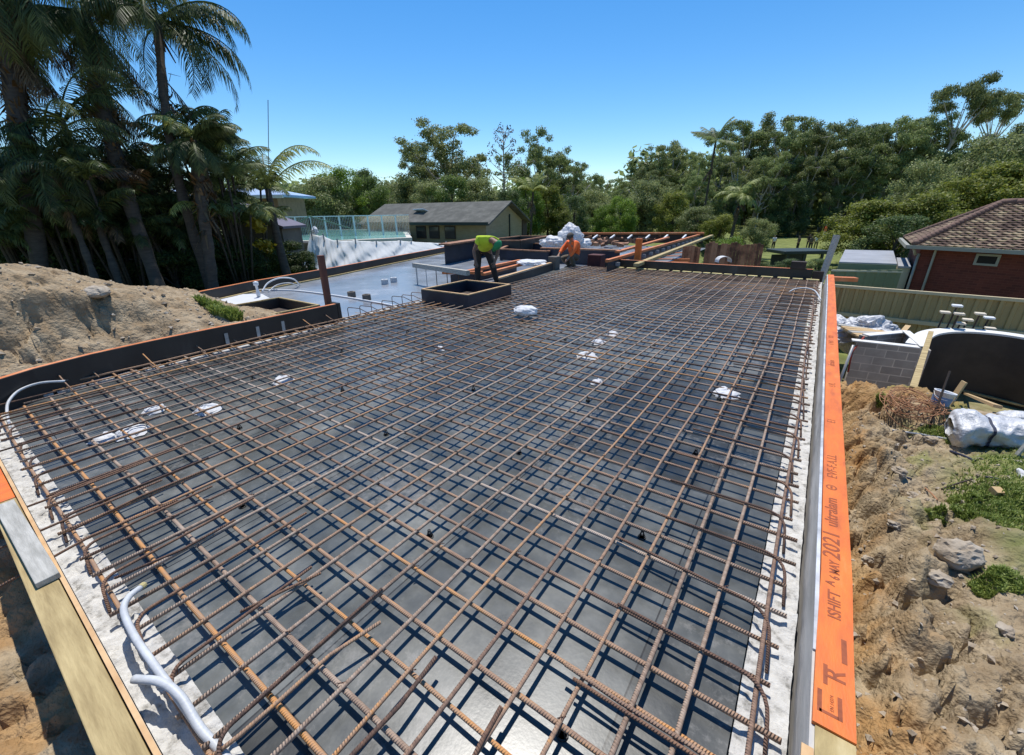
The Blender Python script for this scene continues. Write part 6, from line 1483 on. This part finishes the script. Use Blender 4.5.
# ================================================================== trees
def leaf_cloud(clumps, per, size, seed, flat=.6, up=.45, asp=1.7):
    """leaf sized faces spread through clump ellipsoids -> (n*4,3)"""
    r = np.random.default_rng(seed); out = []
    for (c, rad_) in clumps:
        n = max(12, int(per * (rad_[0] * rad_[1] + rad_[0] * rad_[2]) ))
        u = r.normal(size=(n, 3)); u /= np.linalg.norm(u, axis=1)[:, None]; k = r.uniform(.35, 1.0, n) ** .6
        pos = np.array(c) + u * np.array(rad_) * k[:, None] * (1 + .25 * r.normal(size=(n, 1)))
        nr = u * .8 + r.normal(size=(n, 3)) * .7 + np.array([0, 0, up]); nr /= np.linalg.norm(nr, axis=1)[:, None]
        a = np.cross(nr, r.normal(size=(n, 3))); a /= np.linalg.norm(a, axis=1)[:, None] + 1e-9; b = np.cross(nr, a)
        s_ = size * r.uniform(.6, 1.4, (n, 1)); a = a * s_ * asp * .5; b = b * s_ * .5
        out.append(np.stack([pos - a, pos - b * .9, pos + a, pos + b * .9], 1).reshape(-1, 3))
    return np.concatenate(out)
def limb_mesh(paths, mb):
    for pts, r0, r1 in paths:
        sp2 = spline(pts, 4); n = len(sp2); mb.tube(sp2, [r0 + (r1 - r0) * i / (n - 1) for i in range(n)], 7)
def make_tree(kind, seed, leafm, per=1.0, bark='bark_grey'):
    """prototype of height 1 at the origin: returns (trunk mesh, crown mesh)"""
    r = random.Random(seed); mb = MB(); cl_ = []; paths = []
    if kind == 'gum':        # tall trunk, forked limbs, umbrella clumps with gaps
        top = Vector((r.uniform(-.06, .06), r.uniform(-.06, .06), .62)); paths.append(([(0, 0, 0), (r.uniform(-.02, .02), 0, .3), top], .022, .012))
        nl = r.randint(9, 12)
        for k in range(nl):
            a = k * 2.4 + r.uniform(-.4, .4); z0 = .28 + .34 * k / nl; s0 = Vector((0, 0, 0)).lerp(top, z0 / .62); L = r.uniform(.13, .26); e = s0 + Vector((L * math.cos(a), L * math.sin(a), r.uniform(.08, .26) + .10 * (k / nl)))
            paths.append(([s0, s0.lerp(e, .5) + Vector((0, 0, -.02)), e], .009, .003))
            for j in range(4):
                o_ = Vector((r.gauss(0, .07), r.gauss(0, .07), r.uniform(-.03, .06))); q = e + o_; w_ = r.uniform(.040, .072); cl_.append((tuple(q), (w_, w_, w_ * .5)))
                if r.random() < .5: paths.append(([e, q], .003, .0015))
        for j in range(8): cl_.append(((top.x + r.gauss(0, .09), top.y + r.gauss(0, .09), top.z + r.uniform(.1, .32)), (.06, .06, .034)))
        paths.append(([top, top + Vector((.02, .03, .28))], .010, .003)); size, pn = .0092, 62000
    elif kind == 'dense':    # round headed broadleaf, foliage near to the ground
        paths.append(([(0, 0, 0), (.01, .01, .25), (.0, .02, .6)], .03, .012))
        for k in range(46):
            a = r.uniform(0, 6.28); z = r.uniform(.12, .9); rr = .40 * math.sin(math.pi * min(1, z * .86 + .12)) ** .7 * r.uniform(.45, 1.0); w_ = r.uniform(.08, .14); cl_.append(((rr * math.cos(a), rr * math.sin(a), z), (w_, w_, w_ * .75)))
            if k % 3 == 0: paths.append(([(0, 0, z * .5), (rr * .5 * math.cos(a), rr * .5 * math.sin(a), z * .8), (rr * math.cos(a), rr * math.sin(a), z)], .008, .003))
        size, pn = .0145, 20000
    elif kind == 'open':     # spreading gum with feathery separated masses
        top = Vector((.02, .0, .5)); paths.append(([(0, 0, 0), (-.01, .01, .25), top], .022, .012))
        for k in range(15):
            a = k * 2.4 + r.uniform(-.3, .3); L = r.uniform(.10, .40); s0 = Vector((0, 0, .28 + .24 * k / 15)); e = s0 + Vector((L * math.cos(a), L * math.sin(a), r.uniform(.10, .42) * (1.15 - L))); paths.append(([s0, s0.lerp(e, .5) + Vector((0, 0, -.03)), e], .009, .003))
            for j in range(8):
                q = e.lerp(s0, .35 * r.random() * (j % 2)) + Vector((r.gauss(0, .07), r.gauss(0, .07), r.uniform(-.08, .08)))
                if j % 3 == 0: paths.append(([e, q], .003, .0012))
                q = q; w_ = r.uniform(.032, .062); cl_.append((tuple(q), (w_, w_, w_ * .6)))
        size, pn = .0092, 52000
    elif kind == 'sparse':   # nearly bare twiggy tree
        paths.append(([(0, 0, 0), (.0, .01, .5), (.0, 0, 1.0)], .014, .002))
        for k in range(34):
            a = k * 2.4; z = .35 + .6 * k / 34; L = .26 * (1.15 - z); e = Vector((L * math.cos(a), L * math.sin(a), z + L * .9)); paths.append(([(0, 0, z), e.lerp(Vector((0, 0, z)), .5) + Vector((0, 0, -.01)), e], .004, .001)); cl_.append((tuple(e), (.03, .03, .03)))
        size, pn = .012, 9000
    elif kind == 'flat':     # high flat topped gum with a bare stem
        top = Vector((.05, 0, .66)); paths.append(([(0, 0, 0), (.02, 0, .35), top], .018, .010))
        for k in range(12):
            a = k * 2.4 + r.uniform(-.3, .3); L = r.uniform(.1, .30); e = top + Vector((L * math.cos(a), L * math.sin(a), r.uniform(.10, .24))); paths.append(([top - Vector((0, 0, .12 * r.random())), top.lerp(e, .6) + Vector((0, 0, -.02)), e], .007, .002))
            for j in range(4): cl_.append(((e.x + r.gauss(0, .05), e.y + r.gauss(0, .05), e.z + r.uniform(-.02, .03)), (.06, .06, .026)))
        size, pn = .009, 58000
    limb_mesh([([Vector(p) for p in pts] if len(pts) > 2 else [Vector(pts[0]), Vector(pts[0]).lerp(Vector(pts[1]), .5), Vector(pts[1])], a, b) for pts, a, b in paths], mb)
    tm = mb.mesh('trunk', MT[bark], True)
    lv = leaf_cloud(cl_, pn * per, size, seed + 5); k_ = 1 / np.percentile(lv[:, 2], 99.7); lv = lv * [1, 1, k_]
    for v_ in tm.vertices: v_.co.z *= k_
    cm = np_mesh('crown', lv, 4, MT[leafm])
    return tm, cm
PROTO = {'gum1': make_tree('gum', 1, 'gum_leaf'), 'gum2': make_tree('gum', 2, 'gum_leaf2'), 'gum3': make_tree('gum', 3, 'gum_leaf'), 'open1': make_tree('open', 4, 'gum_leaf2'), 'open2': make_tree('open', 5, 'gum_leaf'), 'flat': make_tree('flat', 6, 'gum_leaf2'), 'sparse': make_tree('sparse', 7, 'twig'),
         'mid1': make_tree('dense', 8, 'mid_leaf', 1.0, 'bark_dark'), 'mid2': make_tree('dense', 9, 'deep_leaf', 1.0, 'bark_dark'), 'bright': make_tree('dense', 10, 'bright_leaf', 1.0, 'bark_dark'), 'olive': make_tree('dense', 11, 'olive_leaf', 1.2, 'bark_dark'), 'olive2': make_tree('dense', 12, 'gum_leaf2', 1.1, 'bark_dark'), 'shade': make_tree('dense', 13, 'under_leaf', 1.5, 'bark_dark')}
def plant(kind, px, py, d_, lb, w_=1.0, group=None, cat='tree', name='tree', rz=None, ground=None):
    """tree whose top shows at px, py at distance d_"""
    tp_ = atd(px, py, d_); z0 = surf_z(GROUND, tp_.x, tp_.y) if ground is None else ground; h = tp_.z - z0
    t = thing(name, (tp_.x, tp_.y, z0 - .05), lb, cat, random.uniform(0, 6.28) if rz is None else rz, group); t.scale = (h * w_, h * w_, h)
    tm, cm = PROTO[kind]
    for nm, me in (('trunk', tm), ('crown', cm)): o = bpy.data.objects.new(nm, me); COL.objects.link(o); o.parent = t
    return t
# ---- grove on the right
G = 'tall gum trees of the grove behind the park'; GL = 'tall gum tree with layered dark green crown in the grove behind the park'
for (px, py, d_, k) in ((665, 175, 60, 'gum2'), (690, 180, 62, 'gum1'), (712, 185, 60, 'gum3'), (742, 172, 62, 'gum2'), (775, 160, 62, 'gum3'), (795, 150, 64, 'gum1'), (838, 148, 62, 'gum2'), (875, 140, 62, 'gum1'), (912, 138, 60, 'gum3'), (735, 200, 60, 'mid2'), (700, 200, 62, 'mid2'), (668, 205, 62, 'mid2'), (780, 195, 62, 'mid2'), (850, 195, 62, 'mid2'), (645, 160, 76, 'gum1'), (655, 146, 74, 'open2'), (676, 138, 72, 'gum2'), (698, 150, 66, 'gum1'), (722, 158, 70, 'gum3'), (734, 124, 72, 'gum3'), (752, 120, 66, 'gum1'), (772, 114, 70, 'gum2'), (790, 122, 63, 'gum3'), (808, 117, 68, 'gum1'), (828, 122, 62, 'gum2'), (846, 120, 66, 'gum3'), (866, 122, 60, 'gum1'),
                       (884, 118, 64, 'gum2'), (902, 114, 58, 'gum3'), (922, 112, 62, 'gum1'), (940, 110, 58, 'gum3'), (745, 150, 60, 'gum2'), (780, 152, 58, 'gum1'), (815, 156, 56, 'gum2'), (850, 158, 55, 'gum3'), (885, 152, 53, 'gum2'), (700, 170, 60, 'gum3'), (765, 175, 54, 'gum3'), (800, 182, 52, 'mid2'), (835, 185, 52, 'mid2'), (868, 178, 50, 'gum1'), (730, 182, 56, 'mid2'), (905, 150, 50, 'gum1'), (935, 140, 50, 'gum2'), (965, 130, 55, 'gum3'), (1000, 128, 56, 'gum1'), (1030, 120, 55, 'gum2'), (820, 130, 76, 'gum3'), (760, 132, 80, 'gum1'), (860, 132, 74, 'gum2')):
    plant(k, px, py + (1 if px < 880 else 4), max(d_ + 14, 74), GL, random.uniform(.72, .95), G, name='gum_tree')
plant('flat', 968, 78, 70, 'highest flat topped gum tree standing clear above the grove on the right', .5, name='gum_tree', rz=.4)
plant('flat', 1014, 90, 68, 'second flat topped gum tree at the right edge above the grove', .5, name='gum_tree', rz=2.4)
plant('olive2', 1000, 134, 42, 'big dull olive tree rising behind the brick house roof', .95)
plant('olive2', 935, 160, 40, 'olive tree left behind the brick house, the taller one', .95)
plant('olive', 985, 166, 33, 'yellow green tree just behind the brick house roof', .95)
plant('olive', 880, 200, 30, 'low yellow green bushy tree left of the brick house', 1.6)
plant('olive', 925, 192, 29, 'low olive bushy tree touching the brick house roof', 1.5)
plant('olive', 1030, 160, 30, 'olive tree at the right edge above the brick house roof', 1.2)
plant('mid2', 905, 215, 27, 'dark leafy shrub in the gap left of the brick house', 1.4, name='shrub', cat='shrub')
# ---- middle
for px, py, d_, k, lb, w_ in ((446, 122, 52, 'open1', 'wide airy gum tree rising over the khaki house', 1.25), (425, 140, 56, 'open1', 'lower airy gum tree left beside the wide one over the khaki house', .9), (503, 124, 60, 'sparse', 'nearly bare twiggy tree right of the wide gum', 1.1), (540, 134, 56, 'open2', 'dark open gum tree right of the bare tree', .9), (560, 150, 60, 'gum2', 'gum tree behind the dark open gum', 1.0), (572, 162, 58, 'open2', 'small open gum right of the dark open gum', .9), (596, 176, 66, 'gum3', 'round gum tree where the skyline dips', 1.1), (620, 182, 70, 'gum1', 'low gum tree at the lowest point of the skyline', 1.1), (640, 168, 72, 'gum2', 'gum tree left at the foot of the grove', 1.0)):
    plant(k, px, py, d_, lb, w_, name='gum_tree' if k != 'sparse' else 'bare_tree')
for px, py, d_, k, lb, w_ in ((340, 168, 40, 'bright', 'round mid green tree behind the glass fence', 1.0), (318, 176, 38, 'olive2', 'olive bush left of the round mid green tree', 1.2), (365, 176, 42, 'mid1', 'mid green tree right of the round one behind the glass fence', 1.0), (361, 170, 60, 'mid2', 'deep green tree standing behind the mid green ones', .9), (392, 182, 66, 'olive2', 'distant dull tree left of the khaki house ridge', 1.2), (410, 178, 58, 'olive2', 'distant dull tree above the khaki house ridge', 1.2),
                               (450, 176, 44, 'mid1', 'mid green tree low behind the khaki roof', 1.0), (480, 178, 45, 'olive2', 'dull green tree behind the khaki roof ridge', 1.1), (430, 182, 45, 'olive2', 'low olive tree behind the left part of the khaki roof', 1.2), (528, 178, 42, 'bright', 'bright green tree at the khaki gable', .7), (548, 186, 44, 'olive', 'olive tree right of the khaki gable', .9), (510, 190, 40, 'mid2', 'dark leafy tree right behind the khaki gable', .9), (575, 196, 48, 'mid2', 'dark tree behind the white plastic heap', 1.1), (560, 206, 44, 'olive', 'low olive bush left of the white plastic heap', 1.1),
                               (622, 196, 40, 'bright', 'bright yellow green bush behind the far end form', 1.0), (606, 204, 42, 'bright', 'smaller bright bush left of the yellow green one', 1.0), (596, 190, 55, 'olive2', 'dull olive tree behind the bright bushes', 1.2), (650, 180, 44, 'olive2', 'broad olive tree over the orange rails', 1.0), (676, 192, 42, 'olive', 'lighter olive tree right over the orange rails', 1.0), (640, 196, 46, 'olive2', 'low olive tree behind the broad olive one', 1.2), (700, 206, 38, 'olive2', 'grey green bush behind the end of the rails', 1.3),
                               (760, 218, 34, 'olive2', 'grey bush right of the small park palm', 1.1), (722, 214, 36, 'olive', 'olive bush left of the small park palm', 1.1)):
    plant(k, px, py, d_, lb, w_, name='tree' if 'bush' not in lb else 'shrub', cat='tree' if 'bush' not in lb else 'shrub')
plant('bright', 730, 236, 22, 'small fresh green bush behind the paling panels', 1.0, name='shrub', cat='shrub', ground=-2.2)
for px in (762, 790, 818):
    plant('mid2', px, 258, 23.5, 'clipped dark hedge bush under the green shelter', 1.9, 'dark hedge bushes under the green shelter', name='hedge_bush', cat='hedge')
# ---- distant wood beyond everything (reads as one mass)
r_ = np.random.default_rng(3); cl_ = []
for k in range(620):
    px = r_.uniform(240, 1100); d_ = r_.uniform(95, 150); tp_ = atd(px, 226, d_); zt = 5 + (6 if px > 640 else 0) + r_.uniform(-11, 3.5) + (2 if px < 420 else 0); w_ = r_.uniform(3, 6); cl_.append(((tp_.x, tp_.y, zt - 2.5), (w_, w_, w_ * .7)))
me = np_mesh('distant_wood', leaf_cloud(cl_, 7, .9, 9), 4, MT['gum_leaf']); o = bpy.data.objects.new('distant_wood', me); COL.objects.link(o); tag(o, 'distant dark green wood closing the view', 'wood', kind='stuff')
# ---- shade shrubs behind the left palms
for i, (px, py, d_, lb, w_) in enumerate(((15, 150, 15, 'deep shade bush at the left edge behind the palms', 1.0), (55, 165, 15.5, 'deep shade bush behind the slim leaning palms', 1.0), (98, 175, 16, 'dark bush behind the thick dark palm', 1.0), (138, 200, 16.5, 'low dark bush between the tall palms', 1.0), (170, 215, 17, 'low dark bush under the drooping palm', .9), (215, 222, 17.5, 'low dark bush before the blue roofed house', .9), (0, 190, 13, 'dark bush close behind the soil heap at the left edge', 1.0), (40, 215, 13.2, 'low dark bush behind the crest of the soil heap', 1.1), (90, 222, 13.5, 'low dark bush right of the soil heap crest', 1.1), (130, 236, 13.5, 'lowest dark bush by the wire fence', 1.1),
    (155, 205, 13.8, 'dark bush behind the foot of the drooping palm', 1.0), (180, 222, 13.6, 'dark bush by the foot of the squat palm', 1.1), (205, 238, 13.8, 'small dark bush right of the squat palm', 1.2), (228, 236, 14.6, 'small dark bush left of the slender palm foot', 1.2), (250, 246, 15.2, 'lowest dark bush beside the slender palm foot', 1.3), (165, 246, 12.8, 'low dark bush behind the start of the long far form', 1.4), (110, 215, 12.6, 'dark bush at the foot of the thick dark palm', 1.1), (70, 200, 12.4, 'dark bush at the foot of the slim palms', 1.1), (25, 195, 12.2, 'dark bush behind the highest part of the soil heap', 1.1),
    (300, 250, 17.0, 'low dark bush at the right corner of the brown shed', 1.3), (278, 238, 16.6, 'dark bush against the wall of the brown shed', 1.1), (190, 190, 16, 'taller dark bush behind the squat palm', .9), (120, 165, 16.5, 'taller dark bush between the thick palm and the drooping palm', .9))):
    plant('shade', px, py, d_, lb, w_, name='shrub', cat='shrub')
plant('olive', 262, 180, 27, 'pale leafy tree behind the slender palm', .8); plant('mid1', 205, 175, 33, 'mid green tree behind the blue roofed house', 1.0); plant('olive2', 128, 150, 32, 'dull tree showing between the tall palms', .8)
# yellow leaved branchlets near the shed
for px, py, d_, lb in ((255, 224, 14.6, 'yellow green leafy sprig hanging before the brown shed, upper one'), (262, 244, 14.6, 'yellow green leafy sprig before the brown shed, lower one')):
    p = atd(px, py, d_); me = np_mesh('leafy_sprig', leaf_cloud([((0, 0, 0), (.28, .28, .16)), ((.1, .1, -.2), (.2, .2, .12))], 700, .12, px) , 4, MT['yellow_leaf']); o = bpy.data.objects.new('leafy_sprig', me); COL.objects.link(o); o.location = p; tag(o, lb, 'sprig')

# ---- small palm in the park, tall thin palm in the grove, banana like plants
def small_palm(px, py, d_, L, lb, mats, n, seed, el, droop, r=.16, z0=None, wl=.5):
    tp_ = atd(px, py, d_); zb2 = surf_z(GROUND, tp_.x, tp_.y) if z0 is None else z0
    return palm((tp_.x - .3, tp_.y, zb2 - .1), tp_, r, r * .8, n, L, lb, mats, seed, droop=droop, el=el, wl=wl, lw=.045, nl=36, skirt=3, hang=.35)
small_palm(741, 196, 33, 2.3, 'small palm with pale curved fronds standing on the lawn', [MT['palm_bright'], MT['palm_dead']], 13, 41, (.1, 1.4), (1.2, 2.2), .13)
small_palm(716, 140, 58, 3.6, 'tall thin palm with an upright feathery head in front of the grove', [MT['gum_leaf'], MT['palm_dead']], 15, 42, (-.2, 1.35), (.4, 1.0), .16, wl=.8)
small_palm(533, 192, 38, 2.4, 'pale fronded palm by the khaki gable', [MT['palm_bright'], MT['palm_dead']], 9, 43, (.5, 1.45), (.6, 1.6), .11, wl=.5)
